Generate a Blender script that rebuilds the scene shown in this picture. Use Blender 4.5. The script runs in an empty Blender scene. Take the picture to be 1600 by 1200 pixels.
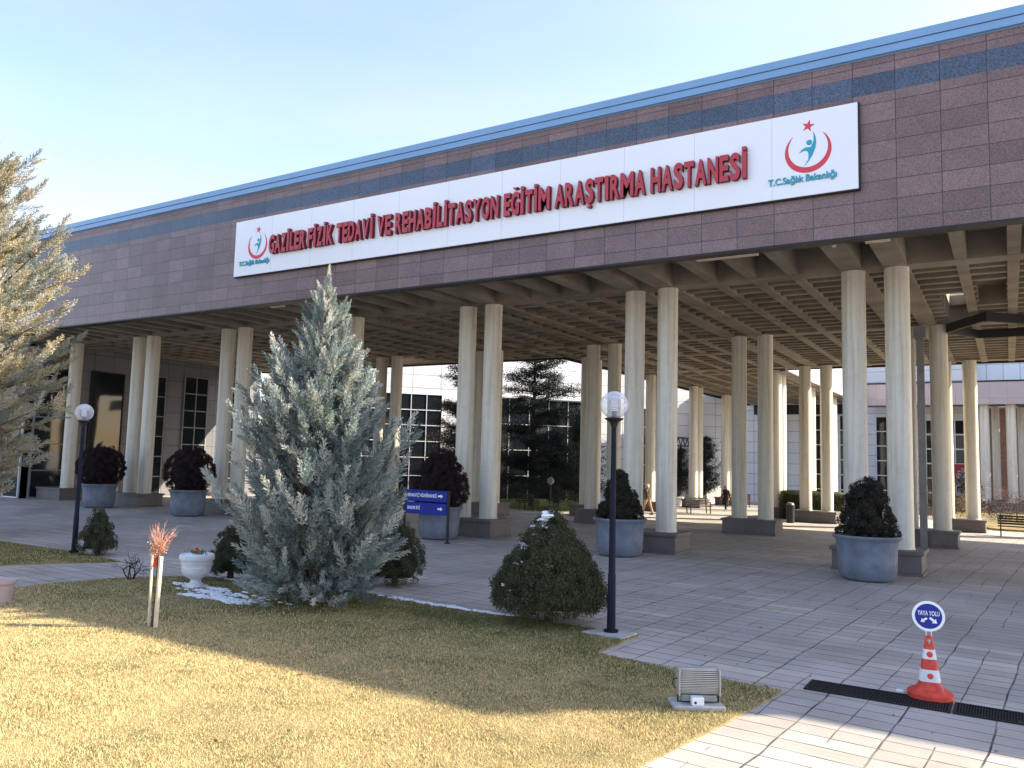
import bpy, math, random
import numpy as np
from mathutils import Vector, Matrix
random.seed(7); RS = np.random.RandomState(11)
sc = bpy.context.scene
PI = math.pi

# ------------------------------------------------------------------ camera, sky, sun, exposure
cam_d = bpy.data.cameras.new('camera'); cam = bpy.data.objects.new('camera', cam_d); sc.collection.objects.link(cam); sc.camera = cam
cam_d.sensor_width = 36.0; cam_d.lens = 1258.78 / 1600 * 36; cam_d.clip_start = 0.1; cam_d.clip_end = 3000
cr = Vector((0.85178723, 0.52324694, 0.02590641)); cu = Vector((0.02610556, -0.09178187, 0.99543688)); cf = Vector((-0.52323705, 0.84722413, 0.09183827))
cam.matrix_world = Matrix(((cr.x, cu.x, -cf.x, 0), (cr.y, cu.y, -cf.y, 0), (cr.z, cu.z, -cf.z, 2.7), (0, 0, 0, 1)))
SUN_AZ = math.radians(55.0)      # from +Y towards +X
SUN_EL = math.radians(30.8)
world = bpy.data.worlds.new('World'); sc.world = world; world.use_nodes = True
wn = world.node_tree; wn.nodes.clear()
wo = wn.nodes.new('ShaderNodeOutputWorld'); bg = wn.nodes.new('ShaderNodeBackground'); sky = wn.nodes.new('ShaderNodeTexSky')
sky.sky_type = 'NISHITA'; sky.sun_disc = False; sky.sun_elevation = SUN_EL; sky.sun_rotation = SUN_AZ
sky.air_density = 1.0; sky.dust_density = 2.2; sky.ozone_density = 1.0; sky.altitude = 900
bg.inputs['Strength'].default_value = 0.15
# thin winter cloud veil, denser towards the horizon and in soft streaks
tcw = wn.nodes.new('ShaderNodeTexCoord'); spw = wn.nodes.new('ShaderNodeSeparateXYZ'); wn.links.new(tcw.outputs['Generated'], spw.inputs[0])
mw = wn.nodes.new('ShaderNodeMapping'); mw.inputs['Scale'].default_value = (1.0, 1.0, 3.5); wn.links.new(tcw.outputs['Generated'], mw.inputs[0])
nw = wn.nodes.new('ShaderNodeTexNoise'); nw.inputs['Scale'].default_value = 1.6; nw.inputs['Detail'].default_value = 7; nw.inputs['Roughness'].default_value = 0.55; wn.links.new(mw.outputs[0], nw.inputs['Vector'])
r1 = wn.nodes.new('ShaderNodeMapRange'); r1.inputs[1].default_value = 0.35; r1.inputs[2].default_value = 0.68; r1.inputs[3].default_value = 0.0; r1.inputs[4].default_value = 0.20; wn.links.new(nw.outputs[0], r1.inputs[0])
r2 = wn.nodes.new('ShaderNodeMapRange'); r2.inputs[1].default_value = 0.05; r2.inputs[2].default_value = 0.60; r2.inputs[3].default_value = 0.20; r2.inputs[4].default_value = 0.03; wn.links.new(spw.outputs[2], r2.inputs[0])
aw = wn.nodes.new('ShaderNodeMath'); aw.operation = 'ADD'; aw.use_clamp = True; wn.links.new(r1.outputs[0], aw.inputs[0]); wn.links.new(r2.outputs[0], aw.inputs[1])
xw = wn.nodes.new('ShaderNodeMix'); xw.data_type = 'RGBA'; wn.links.new(aw.outputs[0], xw.inputs[0]); wn.links.new(sky.outputs[0], xw.inputs[6]); xw.inputs[7].default_value = (3.05, 2.6, 3.1, 1)
wn.links.new(xw.outputs[2], bg.inputs[0]); wn.links.new(bg.outputs[0], wo.inputs[0])
sl = bpy.data.lights.new('sun', 'SUN'); so = bpy.data.objects.new('sun', sl); sc.collection.objects.link(so)
sl.energy = 5.0; sl.angle = math.radians(0.5); sl.color = (1.0, 0.87, 0.67)
sd = Vector((math.sin(SUN_AZ) * math.cos(SUN_EL), math.cos(SUN_AZ) * math.cos(SUN_EL), math.sin(SUN_EL)))
so.rotation_euler = sd.to_track_quat('Z', 'Y').to_euler()
sc.view_settings.view_transform = 'Standard'; sc.view_settings.look = 'None'; sc.view_settings.gamma = 1
sc.view_settings.exposure = 1.6
sc.cycles.max_bounces = 10; sc.cycles.diffuse_bounces = 6; sc.cycles.transparent_max_bounces = 12
sc.cycles.use_denoising = True
try: sc.cycles.sample_clamp_indirect = 8
except Exception: pass

# ------------------------------------------------------------------ materials
MATS = {}
def nmat(name):
    m = bpy.data.materials.new(name); m.use_nodes = True; MATS[name] = m
    return m, m.node_tree.nodes, m.node_tree.links, m.node_tree.nodes['Principled BSDF']
def rgb(c): return (c[0], c[1], c[2], 1)
def mat(name, col, rough=0.7, metal=0.0, var=0.12, scale=6.0, bump=0.0, spec=0.3, bscale=40):
    if name in MATS: return MATS[name]
    m, N, L, P = nmat(name)
    P.inputs['Roughness'].default_value = rough; P.inputs['Metallic'].default_value = metal
    P.inputs['Specular IOR Level'].default_value = spec
    tc = N.new('ShaderNodeTexCoord'); nz = N.new('ShaderNodeTexNoise'); nz.inputs['Scale'].default_value = scale; nz.inputs['Detail'].default_value = 6
    L.new(tc.outputs['Object'], nz.inputs['Vector'])
    r = N.new('ShaderNodeValToRGB'); e = r.color_ramp.elements
    e[0].position = 0.3; e[1].position = 0.7
    e[0].color = rgb([c * (1 - var) for c in col]); e[1].color = rgb([min(1, c * (1 + var)) for c in col])
    L.new(nz.outputs[0], r.inputs[0]); L.new(r.outputs[0], P.inputs['Base Color'])
    if bump:
        n2 = N.new('ShaderNodeTexNoise'); n2.inputs['Scale'].default_value = bscale; n2.inputs['Detail'].default_value = 4
        L.new(tc.outputs['Object'], n2.inputs['Vector'])
        b = N.new('ShaderNodeBump'); b.inputs['Strength'].default_value = bump; b.inputs['Distance'].default_value = 0.02
        L.new(n2.outputs[0], b.inputs['Height']); L.new(b.outputs[0], P.inputs['Normal'])
    return m
def tile_mat(name, c1, c2, joint, w, h, js=0.012, rough=0.5, speck=0.0, streak=0.15, vary_off=0.0, spec=0.4, warp=0.0, plane='xz', rot=0.0, off=0.0, bump=0.0):
    m, N, L, P = nmat(name)
    P.inputs['Roughness'].default_value = rough; P.inputs['Specular IOR Level'].default_value = spec
    tc = N.new('ShaderNodeTexCoord'); sx = N.new('ShaderNodeSeparateXYZ'); cx = N.new('ShaderNodeCombineXYZ')
    L.new(tc.outputs['Object'], sx.inputs[0])
    if plane == 'xz':
        ad = N.new('ShaderNodeMath'); ad.operation = 'ADD'; L.new(sx.outputs[0], ad.inputs[0]); L.new(sx.outputs[1], ad.inputs[1])
        L.new(ad.outputs[0], cx.inputs[0]); L.new(sx.outputs[2], cx.inputs[1])
    else:
        L.new(sx.outputs[0], cx.inputs[0]); L.new(sx.outputs[1], cx.inputs[1])
    mp = N.new('ShaderNodeMapping'); mp.inputs['Rotation'].default_value[2] = rot; mp.inputs['Location'].default_value[0] = vary_off
    L.new(cx.outputs[0], mp.inputs[0])
    vec = mp.outputs[0]
    if warp:
        wz = N.new('ShaderNodeTexNoise'); wz.inputs['Scale'].default_value = 1.3; L.new(tc.outputs['Object'], wz.inputs['Vector'])
        mm = N.new('ShaderNodeVectorMath'); mm.operation = 'MULTIPLY_ADD'; mm.inputs[1].default_value = (warp, warp, 0)
        L.new(wz.outputs[1], mm.inputs[0]); L.new(mp.outputs[0], mm.inputs[2]); vec = mm.outputs[0]
    bt = N.new('ShaderNodeTexBrick'); bt.offset = off; bt.squash = 1.0
    bt.inputs['Scale'].default_value = 1; bt.inputs['Brick Width'].default_value = w; bt.inputs['Row Height'].default_value = h
    bt.inputs['Mortar Size'].default_value = js; bt.inputs['Mortar Smooth'].default_value = 0.15; bt.inputs['Bias'].default_value = 0
    bt.inputs['Color1'].default_value = rgb(c1); bt.inputs['Color2'].default_value = rgb(c2); bt.inputs['Mortar'].default_value = rgb(joint)
    L.new(vec, bt.inputs['Vector'])
    out = bt.outputs['Color']
    # weathering streaks and mottling
    nz = N.new('ShaderNodeTexNoise'); nz.inputs['Scale'].default_value = 0.9; nz.inputs['Detail'].default_value = 8; nz.inputs['Roughness'].default_value = 0.7
    L.new(tc.outputs['Object'], nz.inputs['Vector'])
    mr = N.new('ShaderNodeMapRange'); mr.inputs[1].default_value = 0.3; mr.inputs[2].default_value = 0.7; mr.inputs[3].default_value = 1 - streak; mr.inputs[4].default_value = 1 + streak
    L.new(nz.outputs[0], mr.inputs[0])
    mu = N.new('ShaderNodeVectorMath'); mu.operation = 'SCALE'; L.new(out, mu.inputs[0]); L.new(mr.outputs[0], mu.inputs['Scale']); out = mu.outputs[0]
    if speck:
        vz = N.new('ShaderNodeTexNoise'); vz.inputs['Scale'].default_value = 42; vz.inputs['Detail'].default_value = 3
        L.new(tc.outputs['Object'], vz.inputs['Vector'])
        m2 = N.new('ShaderNodeMapRange'); m2.inputs[1].default_value = 0.35; m2.inputs[2].default_value = 0.65; m2.inputs[3].default_value = 1 - speck; m2.inputs[4].default_value = 1 + speck
        L.new(vz.outputs[0], m2.inputs[0])
        s2 = N.new('ShaderNodeVectorMath'); s2.operation = 'SCALE'; L.new(out, s2.inputs[0]); L.new(m2.outputs[0], s2.inputs['Scale']); out = s2.outputs[0]
    L.new(out, P.inputs['Base Color'])
    if bump:
        iv = N.new('ShaderNodeMath'); iv.operation = 'SUBTRACT'; iv.inputs[0].default_value = 1; L.new(bt.outputs['Fac'], iv.inputs[1])
        b = N.new('ShaderNodeBump'); b.inputs['Strength'].default_value = bump; b.inputs['Distance'].default_value = 0.01
        L.new(iv.outputs[0], b.inputs['Height']); L.new(b.outputs[0], P.inputs['Normal'])
    return m
def attr_mat(name, rough=0.75, spec=0.2, trans=0.0):
    m, N, L, P = nmat(name)
    a = N.new('ShaderNodeAttribute'); a.attribute_name = 'Col'
    L.new(a.outputs['Color'], P.inputs['Base Color']); P.inputs['Roughness'].default_value = rough; P.inputs['Specular IOR Level'].default_value = spec
    if trans:
        t = N.new('ShaderNodeBsdfTranslucent'); mx = N.new('ShaderNodeMixShader'); mx.inputs[0].default_value = trans
        L.new(a.outputs['Color'], t.inputs['Color']); out = N['Material Output'] if 'Material Output' in N else None
        L.new(P.outputs[0], mx.inputs[1]); L.new(t.outputs[0], mx.inputs[2]); L.new(mx.outputs[0], out.inputs['Surface'])
    return m

M_granite = tile_mat('granite_cladding', (0.142, 0.094, 0.094), (0.205, 0.140, 0.140), (0.060, 0.045, 0.048), 0.90, 0.46, js=0.010, rough=0.42, speck=0.30, streak=0.16, vary_off=0.53, bump=0.4)
M_bandst = tile_mat('blue_stone_band', (0.050, 0.072, 0.115), (0.072, 0.098, 0.150), (0.03, 0.035, 0.05), 0.90, 5.0, js=0.010, rough=0.38, speck=0.45, streak=0.15, vary_off=0.53)
M_coping = mat('blue_metal_coping', (0.18, 0.33, 0.54), 0.35, 0.0, 0.04, 1.0, spec=0.5)
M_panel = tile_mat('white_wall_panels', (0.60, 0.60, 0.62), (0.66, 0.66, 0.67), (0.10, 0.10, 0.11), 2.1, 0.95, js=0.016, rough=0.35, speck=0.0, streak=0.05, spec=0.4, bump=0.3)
M_panel_shade = tile_mat('shade_tinted_white_panels', (0.13, 0.13, 0.145), (0.16, 0.16, 0.175), (0.05, 0.05, 0.055), 1.15, 0.98, js=0.016, rough=0.35, streak=0.08, spec=0.4, bump=0.3)  # the white panels again, with the left wing's shade put into the colour
M_brick = tile_mat('brown_brick', (0.30, 0.165, 0.105), (0.38, 0.21, 0.135), (0.22, 0.15, 0.11), 0.6, 0.22, js=0.015, rough=0.8, speck=0.1, streak=0.15, off=0.5)
M_farpanel = tile_mat('sky_tinted_white_panels', (0.62, 0.68, 0.76), (0.68, 0.72, 0.78), (0.18, 0.2, 0.24), 1.25, 6.0, js=0.02, rough=0.3, streak=0.04)  # white cladding with bluish sky light put into its colour
M_fargran = tile_mat('pale_granite', (0.40, 0.33, 0.34), (0.44, 0.37, 0.37), (0.25, 0.2, 0.2), 1.2, 1.7, js=0.01, rough=0.5, speck=0.08, streak=0.06)
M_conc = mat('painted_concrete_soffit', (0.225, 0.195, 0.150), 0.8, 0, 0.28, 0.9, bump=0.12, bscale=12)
def column_paint():
    m, N, L, P = nmat('column_paint'); P.inputs['Roughness'].default_value = 0.55
    tc = N.new('ShaderNodeTexCoord'); mp = N.new('ShaderNodeMapping'); mp.inputs['Scale'].default_value = (7, 7, 0.28); L.new(tc.outputs['Object'], mp.inputs[0])
    nz = N.new('ShaderNodeTexNoise'); nz.inputs['Scale'].default_value = 1.0; nz.inputs['Detail'].default_value = 7; nz.inputs['Roughness'].default_value = 0.6; L.new(mp.outputs[0], nz.inputs['Vector'])
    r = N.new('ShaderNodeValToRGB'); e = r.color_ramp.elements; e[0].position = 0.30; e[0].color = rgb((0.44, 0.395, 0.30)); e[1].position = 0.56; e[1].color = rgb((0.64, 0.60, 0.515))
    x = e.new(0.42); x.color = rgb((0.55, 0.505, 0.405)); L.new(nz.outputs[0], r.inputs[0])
    n2 = N.new('ShaderNodeTexNoise'); n2.inputs['Scale'].default_value = 3.2; n2.inputs['Detail'].default_value = 8; n2.inputs['Roughness'].default_value = 0.8; L.new(tc.outputs['Object'], n2.inputs['Vector'])
    m2 = N.new('ShaderNodeMapRange'); m2.inputs[1].default_value = 0.3; m2.inputs[2].default_value = 0.5; m2.inputs[3].default_value = 0.88; m2.inputs[4].default_value = 1.03; L.new(n2.outputs[0], m2.inputs[0])
    s1 = N.new('ShaderNodeVectorMath'); s1.operation = 'SCALE'; L.new(r.outputs[0], s1.inputs[0]); L.new(m2.outputs[0], s1.inputs['Scale']); L.new(s1.outputs[0], P.inputs['Base Color'])
    b = N.new('ShaderNodeBump'); b.inputs['Strength'].default_value = 0.12; b.inputs['Distance'].default_value = 0.02; L.new(nz.outputs[0], b.inputs['Height']); L.new(b.outputs[0], P.inputs['Normal'])
    return m
M_col = column_paint()
M_plinth = tile_mat('plinth_stone', (0.120, 0.102, 0.098), (0.150, 0.128, 0.120), (0.075, 0.065, 0.06), 0.75, 3.0, js=0.006, rough=0.55, speck=0.12, streak=0.18)
M_dark = mat('dark_metal', (0.02, 0.02, 0.022), 0.5, 0.0, 0.1)
M_navy = mat('navy_pole_paint', (0.008, 0.010, 0.022), 0.6, 0.0, 0.12, 4, spec=0.15)
M_alu = mat('white_aluminium', (0.62, 0.63, 0.65), 0.35, 0.0, 0.04, spec=0.5)
M_zinc = mat('grey_metal', (0.22, 0.22, 0.22), 0.5, 0.1, 0.15, 3)
M_board = mat('sign_white', (0.80, 0.82, 0.86), 0.3, 0, 0.015, 0.5, spec=0.5)
M_red = mat('sign_red', (0.42, 0.028, 0.045), 0.35, 0, 0.05, 3, spec=0.5)
M_redside = mat('sign_dark_red', (0.15, 0.010, 0.018), 0.5, 0, 0.05, 3)
M_teal = mat('sign_teal', (0.035, 0.33, 0.45), 0.4, 0, 0.04, 3)
M_emred = mat('emblem_red', (0.62, 0.06, 0.09), 0.4, 0, 0.03, 3)
M_pot = mat('blue_grey_pot', (0.150, 0.172, 0.215), 0.5, 0, 0.22, 3.5, bump=0.03, spec=0.4)
M_soil = mat('soil', (0.045, 0.033, 0.025), 0.95, 0, 0.4, 30, bump=0.5)
M_bark = mat('bark', (0.10, 0.075, 0.055), 0.9, 0, 0.35, 14, bump=0.6)
M_barkd = mat('dark_bark', (0.05, 0.038, 0.030), 0.9, 0, 0.3, 14, bump=0.5)
M_snow = mat('snow', (0.80, 0.83, 0.90), 0.6, 0, 0.04, 20, bump=0.3)
M_signblue = mat('sign_blue', (0.004, 0.022, 0.25), 0.35, 0, 0.03)
M_white = mat('white_print', (0.78, 0.79, 0.80), 0.4, 0, 0.01)
M_cone = mat('cone_orange_red', (0.56, 0.05, 0.03), 0.5, 0, 0.28, 12, spec=0.4)
M_conew = mat('cone_white_band', (0.66, 0.66, 0.68), 0.4, 0, 0.14, 14)
M_urn = mat('white_urn_cement', (0.68, 0.69, 0.72), 0.6, 0, 0.07, 8, bump=0.15)
M_grate = mat('black_grate', (0.012, 0.012, 0.014), 0.6, 0, 0.3, 20)
M_wood = mat('pale_stake_wood', (0.62, 0.53, 0.38), 0.7, 0, 0.12, 8, bump=0.2)
M_benchw = mat('bench_wood_red', (0.26, 0.09, 0.055), 0.6, 0, 0.2, 8)
M_benchd = mat('bench_wood_dark', (0.028, 0.022, 0.024), 0.6, 0, 0.2, 8)
M_pink = mat('pale_pink_pot', (0.46, 0.34, 0.33), 0.7, 0, 0.08, 5)
M_concpad = mat('concrete_pad', (0.38, 0.37, 0.36), 0.85, 0, 0.2, 9, bump=0.4)
M_flood = mat('cast_aluminium', (0.40, 0.40, 0.39), 0.42, 0.35, 0.12, 6)
M_foil = attr_mat('foliage', 0.7, 0.25, 0.0)
M_foilt = attr_mat('cypress_foliage', 0.65, 0.25, 0.22)
M_grassb = attr_mat('grass_blades', 0.7, 0.15, 0.18)
M_cloth_k = mat('black_cloth', (0.012, 0.012, 0.014), 0.85, 0, 0.2)
M_cloth_b = mat('brown_cloth', (0.055, 0.036, 0.025), 0.85, 0, 0.2)
M_cloth_t = mat('tan_trousers', (0.34, 0.23, 0.13), 0.85, 0, 0.1)
M_skin = mat('skin', (0.50, 0.30, 0.21), 0.6, 0, 0.05)
M_hairw = mat('white_hair', (0.62, 0.61, 0.60), 0.8, 0, 0.1)
M_hairk = mat('dark_headscarf', (0.03, 0.022, 0.022), 0.8, 0, 0.1)
M_orange = mat('orange_twig', (0.55, 0.29, 0.20), 0.7, 0, 0.25, 30)
def glassmat(name, col, rough=0.04):
    m, N, L, P = nmat(name); P.inputs['Base Color'].default_value = rgb(col); P.inputs['Roughness'].default_value = rough
    P.inputs['Specular IOR Level'].default_value = 0.32
    tc = N.new('ShaderNodeTexCoord'); nz = N.new('ShaderNodeTexNoise'); nz.inputs['Scale'].default_value = 0.5; nz.inputs['Detail'].default_value = 1
    L.new(tc.outputs['Object'], nz.inputs['Vector']); b = N.new('ShaderNodeBump'); b.inputs['Strength'].default_value = 0.25; b.inputs['Distance'].default_value = 0.05
    L.new(nz.outputs[0], b.inputs['Height']); L.new(b.outputs[0], P.inputs['Normal'])
    return m
M_glass = glassmat('window_glass', (0.012, 0.016, 0.020))
# translucent lamp globe
m, N, L, P = nmat('globe_acrylic'); tr = N.new('ShaderNodeBsdfTransparent'); tr.inputs[0].default_value = (0.93, 0.94, 0.97, 1)
P.inputs['Base Color'].default_value = (0.8, 0.82, 0.88, 1); P.inputs['Roughness'].default_value = 0.06; P.inputs['Specular IOR Level'].default_value = 0.8
fr = N.new('ShaderNodeLayerWeight'); fr.inputs[0].default_value = 0.35; mr = N.new('ShaderNodeMapRange'); mr.inputs[3].default_value = 0.22; mr.inputs[4].default_value = 0.85
mx = N.new('ShaderNodeMixShader'); L.new(fr.outputs['Facing'], mr.inputs[0]); L.new(mr.outputs[0], mx.inputs[0]); L.new(tr.outputs[0], mx.inputs[1]); L.new(P.outputs[0], mx.inputs[2])
L.new(mx.outputs[0], N['Material Output'].inputs['Surface']); M_globe = m
# paving: slabs of unequal size with open dark joints, stains
def paving():
    m, N, L, P = nmat('stone_paving'); P.inputs['Specular IOR Level'].default_value = 0.35
    tc = N.new('ShaderNodeTexCoord'); mp = N.new('ShaderNodeMapping'); mp.inputs['Rotation'].default_value[2] = math.radians(4.0)
    L.new(tc.outputs['Object'], mp.inputs[0])
    wz = N.new('ShaderNodeTexNoise'); wz.inputs['Scale'].default_value = 0.9; L.new(tc.outputs['Object'], wz.inputs['Vector'])
    mm = N.new('ShaderNodeVectorMath'); mm.operation = 'MULTIPLY_ADD'; mm.inputs[1].default_value = (0.09, 0.05, 0)
    L.new(wz.outputs[1], mm.inputs[0]); L.new(mp.outputs[0], mm.inputs[2])
    def br(w, h, js, off, sq):
        b = N.new('ShaderNodeTexBrick'); b.offset = off; b.offset_frequency = 3; b.squash = sq; b.squash_frequency = 3
        b.inputs['Scale'].default_value = 1; b.inputs['Brick Width'].default_value = w; b.inputs['Row Height'].default_value = h; b.inputs['Mortar Size'].default_value = js
        b.inputs['Mortar Smooth'].default_value = 0.2; b.inputs['Bias'].default_value = 0
        b.inputs['Color1'].default_value = (0.0, 0.0, 0.0, 1); b.inputs['Color2'].default_value = (1, 1, 1, 1); b.inputs['Mortar'].default_value = (0.5, 0.5, 0.5, 1)
        L.new(mm.outputs[0], b.inputs['Vector']); return b
    b1 = br(0.86, 0.31, 0.012, 0.0, 1.0); b2 = br(0.43, 0.31, 0.008, 0.0, 1.0); b3 = br(0.86, 0.1033, 0.0045, 0.0, 1.0)
    # joints of the finer grids only appear in patches
    pn = N.new('ShaderNodeTexNoise'); pn.inputs['Scale'].default_value = 0.55; pn.inputs['Detail'].default_value = 2; L.new(tc.outputs['Object'], pn.inputs['Vector'])
    g = N.new('ShaderNodeMath'); g.operation = 'GREATER_THAN'; g.inputs[1].default_value = 0.48; L.new(pn.outputs[0], g.inputs[0])
    g2 = N.new('ShaderNodeMath'); g2.operation = 'LESS_THAN'; g2.inputs[1].default_value = 0.42; L.new(pn.outputs[0], g2.inputs[0])
    f2 = N.new('ShaderNodeMath'); f2.operation = 'MULTIPLY'; L.new(b2.outputs['Fac'], f2.inputs[0]); L.new(g.outputs[0], f2.inputs[1])
    f3 = N.new('ShaderNodeMath'); f3.operation = 'MULTIPLY'; L.new(b3.outputs['Fac'], f3.inputs[0]); L.new(g2.outputs[0], f3.inputs[1])
    f3b = N.new('ShaderNodeMath'); f3b.operation = 'MULTIPLY'; L.new(f3.outputs[0], f3b.inputs[0]); f3b.inputs[1].default_value = 0.35
    mx1 = N.new('ShaderNodeMath'); mx1.operation = 'MAXIMUM'; L.new(b1.outputs['Fac'], mx1.inputs[0]); L.new(f2.outputs[0], mx1.inputs[1])
    mx2 = N.new('ShaderNodeMath'); mx2.operation = 'MAXIMUM'; L.new(mx1.outputs[0], mx2.inputs[0]); L.new(f3b.outputs[0], mx2.inputs[1])
    # slab colour
    cr_ = N.new('ShaderNodeValToRGB'); e = cr_.color_ramp.elements
    e[0].position = 0.0; e[0].color = rgb((0.355, 0.322, 0.290)); e[1].position = 1.0; e[1].color = rgb((0.480, 0.432, 0.378))
    x = e.new(0.5); x.color = rgb((0.405, 0.365, 0.335)); x = e.new(0.75); x.color = rgb((0.375, 0.355, 0.340))
    L.new(b1.outputs['Color'], cr_.inputs[0])
    nz = N.new('ShaderNodeTexNoise'); nz.inputs['Scale'].default_value = 0.35; nz.inputs['Detail'].default_value = 9; nz.inputs['Roughness'].default_value = 0.65; L.new(tc.outputs['Object'], nz.inputs['Vector'])
    mr = N.new('ShaderNodeMapRange'); mr.inputs[1].default_value = 0.3; mr.inputs[2].default_value = 0.7; mr.inputs[3].default_value = 0.72; mr.inputs[4].default_value = 1.26; L.new(nz.outputs[0], mr.inputs[0])
    fz = N.new('ShaderNodeTexNoise'); fz.inputs['Scale'].default_value = 60; fz.inputs['Detail'].default_value = 4; L.new(tc.outputs['Object'], fz.inputs['Vector'])
    mf = N.new('ShaderNodeMapRange'); mf.inputs[1].default_value = 0.3; mf.inputs[2].default_value = 0.7; mf.inputs[3].default_value = 0.86; mf.inputs[4].default_value = 1.12; L.new(fz.outputs[0], mf.inputs[0])
    mu = N.new('ShaderNodeMath'); mu.operation = 'MULTIPLY'; L.new(mr.outputs[0], mu.inputs[0]); L.new(mf.outputs[0], mu.inputs[1])
    s1 = N.new('ShaderNodeVectorMath'); s1.operation = 'SCALE'; L.new(cr_.outputs[0], s1.inputs[0]); L.new(mu.outputs[0], s1.inputs['Scale'])
    # joint strength varies
    jn = N.new('ShaderNodeTexNoise'); jn.inputs['Scale'].default_value = 2.3; jn.inputs['Detail'].default_value = 3; L.new(tc.outputs['Object'], jn.inputs['Vector'])
    jr = N.new('ShaderNodeMapRange'); jr.inputs[1].default_value = 0.38; jr.inputs[2].default_value = 0.62; jr.inputs[3].default_value = 0.5; jr.inputs[4].default_value = 1.0; L.new(jn.outputs[0], jr.inputs[0])
    jf = N.new('ShaderNodeMath'); jf.operation = 'MULTIPLY'; L.new(mx2.outputs[0], jf.inputs[0]); L.new(jr.outputs[0], jf.inputs[1])
    mix = N.new('ShaderNodeMix'); mix.data_type = 'RGBA'; L.new(jf.outputs[0], mix.inputs[0]); L.new(s1.outputs[0], mix.inputs[6]); mix.inputs[7].default_value = rgb((0.035, 0.033, 0.036))
    L.new(mix.outputs[2], P.inputs['Base Color'])
    rr = N.new('ShaderNodeMapRange'); rr.inputs[3].default_value = 0.45; rr.inputs[4].default_value = 0.75; L.new(nz.outputs[0], rr.inputs[0]); L.new(rr.outputs[0], P.inputs['Roughness'])
    ih = N.new('ShaderNodeMath'); ih.operation = 'MULTIPLY_ADD'; ih.inputs[1].default_value = -1; L.new(jf.outputs[0], ih.inputs[0]); fh = N.new('ShaderNodeMath'); fh.operation = 'MULTIPLY'; fh.inputs[1].default_value = 0.25
    L.new(fz.outputs[0], fh.inputs[0]); L.new(fh.outputs[0], ih.inputs[2])
    bp = N.new('ShaderNodeBump'); bp.inputs['Strength'].default_value = 0.5; bp.inputs['Distance'].default_value = 0.012; L.new(ih.outputs[0], bp.inputs['Height']); L.new(bp.outputs[0], P.inputs['Normal'])
    return m
M_pave = paving()
def turf():
    m, N, L, P = nmat('turf'); P.inputs['Roughness'].default_value = 0.9; P.inputs['Specular IOR Level'].default_value = 0.1
    tc = N.new('ShaderNodeTexCoord'); nz = N.new('ShaderNodeTexNoise'); nz.inputs['Scale'].default_value = 1.1; nz.inputs['Detail'].default_value = 10; nz.inputs['Roughness'].default_value = 0.75
    L.new(tc.outputs['Object'], nz.inputs['Vector'])
    r = N.new('ShaderNodeValToRGB'); e = r.color_ramp.elements; e[0].position = 0.32; e[0].color = rgb((0.085, 0.095, 0.035)); e[1].position = 0.60; e[1].color = rgb((0.34, 0.265, 0.135))
    x = e.new(0.46); x.color = rgb((0.22, 0.18, 0.085)); L.new(nz.outputs[0], r.inputs[0]); L.new(r.outputs[0], P.inputs['Base Color'])
    n2 = N.new('ShaderNodeTexNoise'); n2.inputs['Scale'].default_value = 45; L.new(tc.outputs['Object'], n2.inputs['Vector'])
    b = N.new('ShaderNodeBump'); b.inputs['Strength'].default_value = 0.8; b.inputs['Distance'].default_value = 0.03; L.new(n2.outputs[0], b.inputs['Height']); L.new(b.outputs[0], P.inputs['Normal'])
    return m
M_turf = turf()
M_green = mat('green_turf', (0.13, 0.17, 0.035), 0.9, 0, 0.3, 3, bump=0.6)

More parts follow.
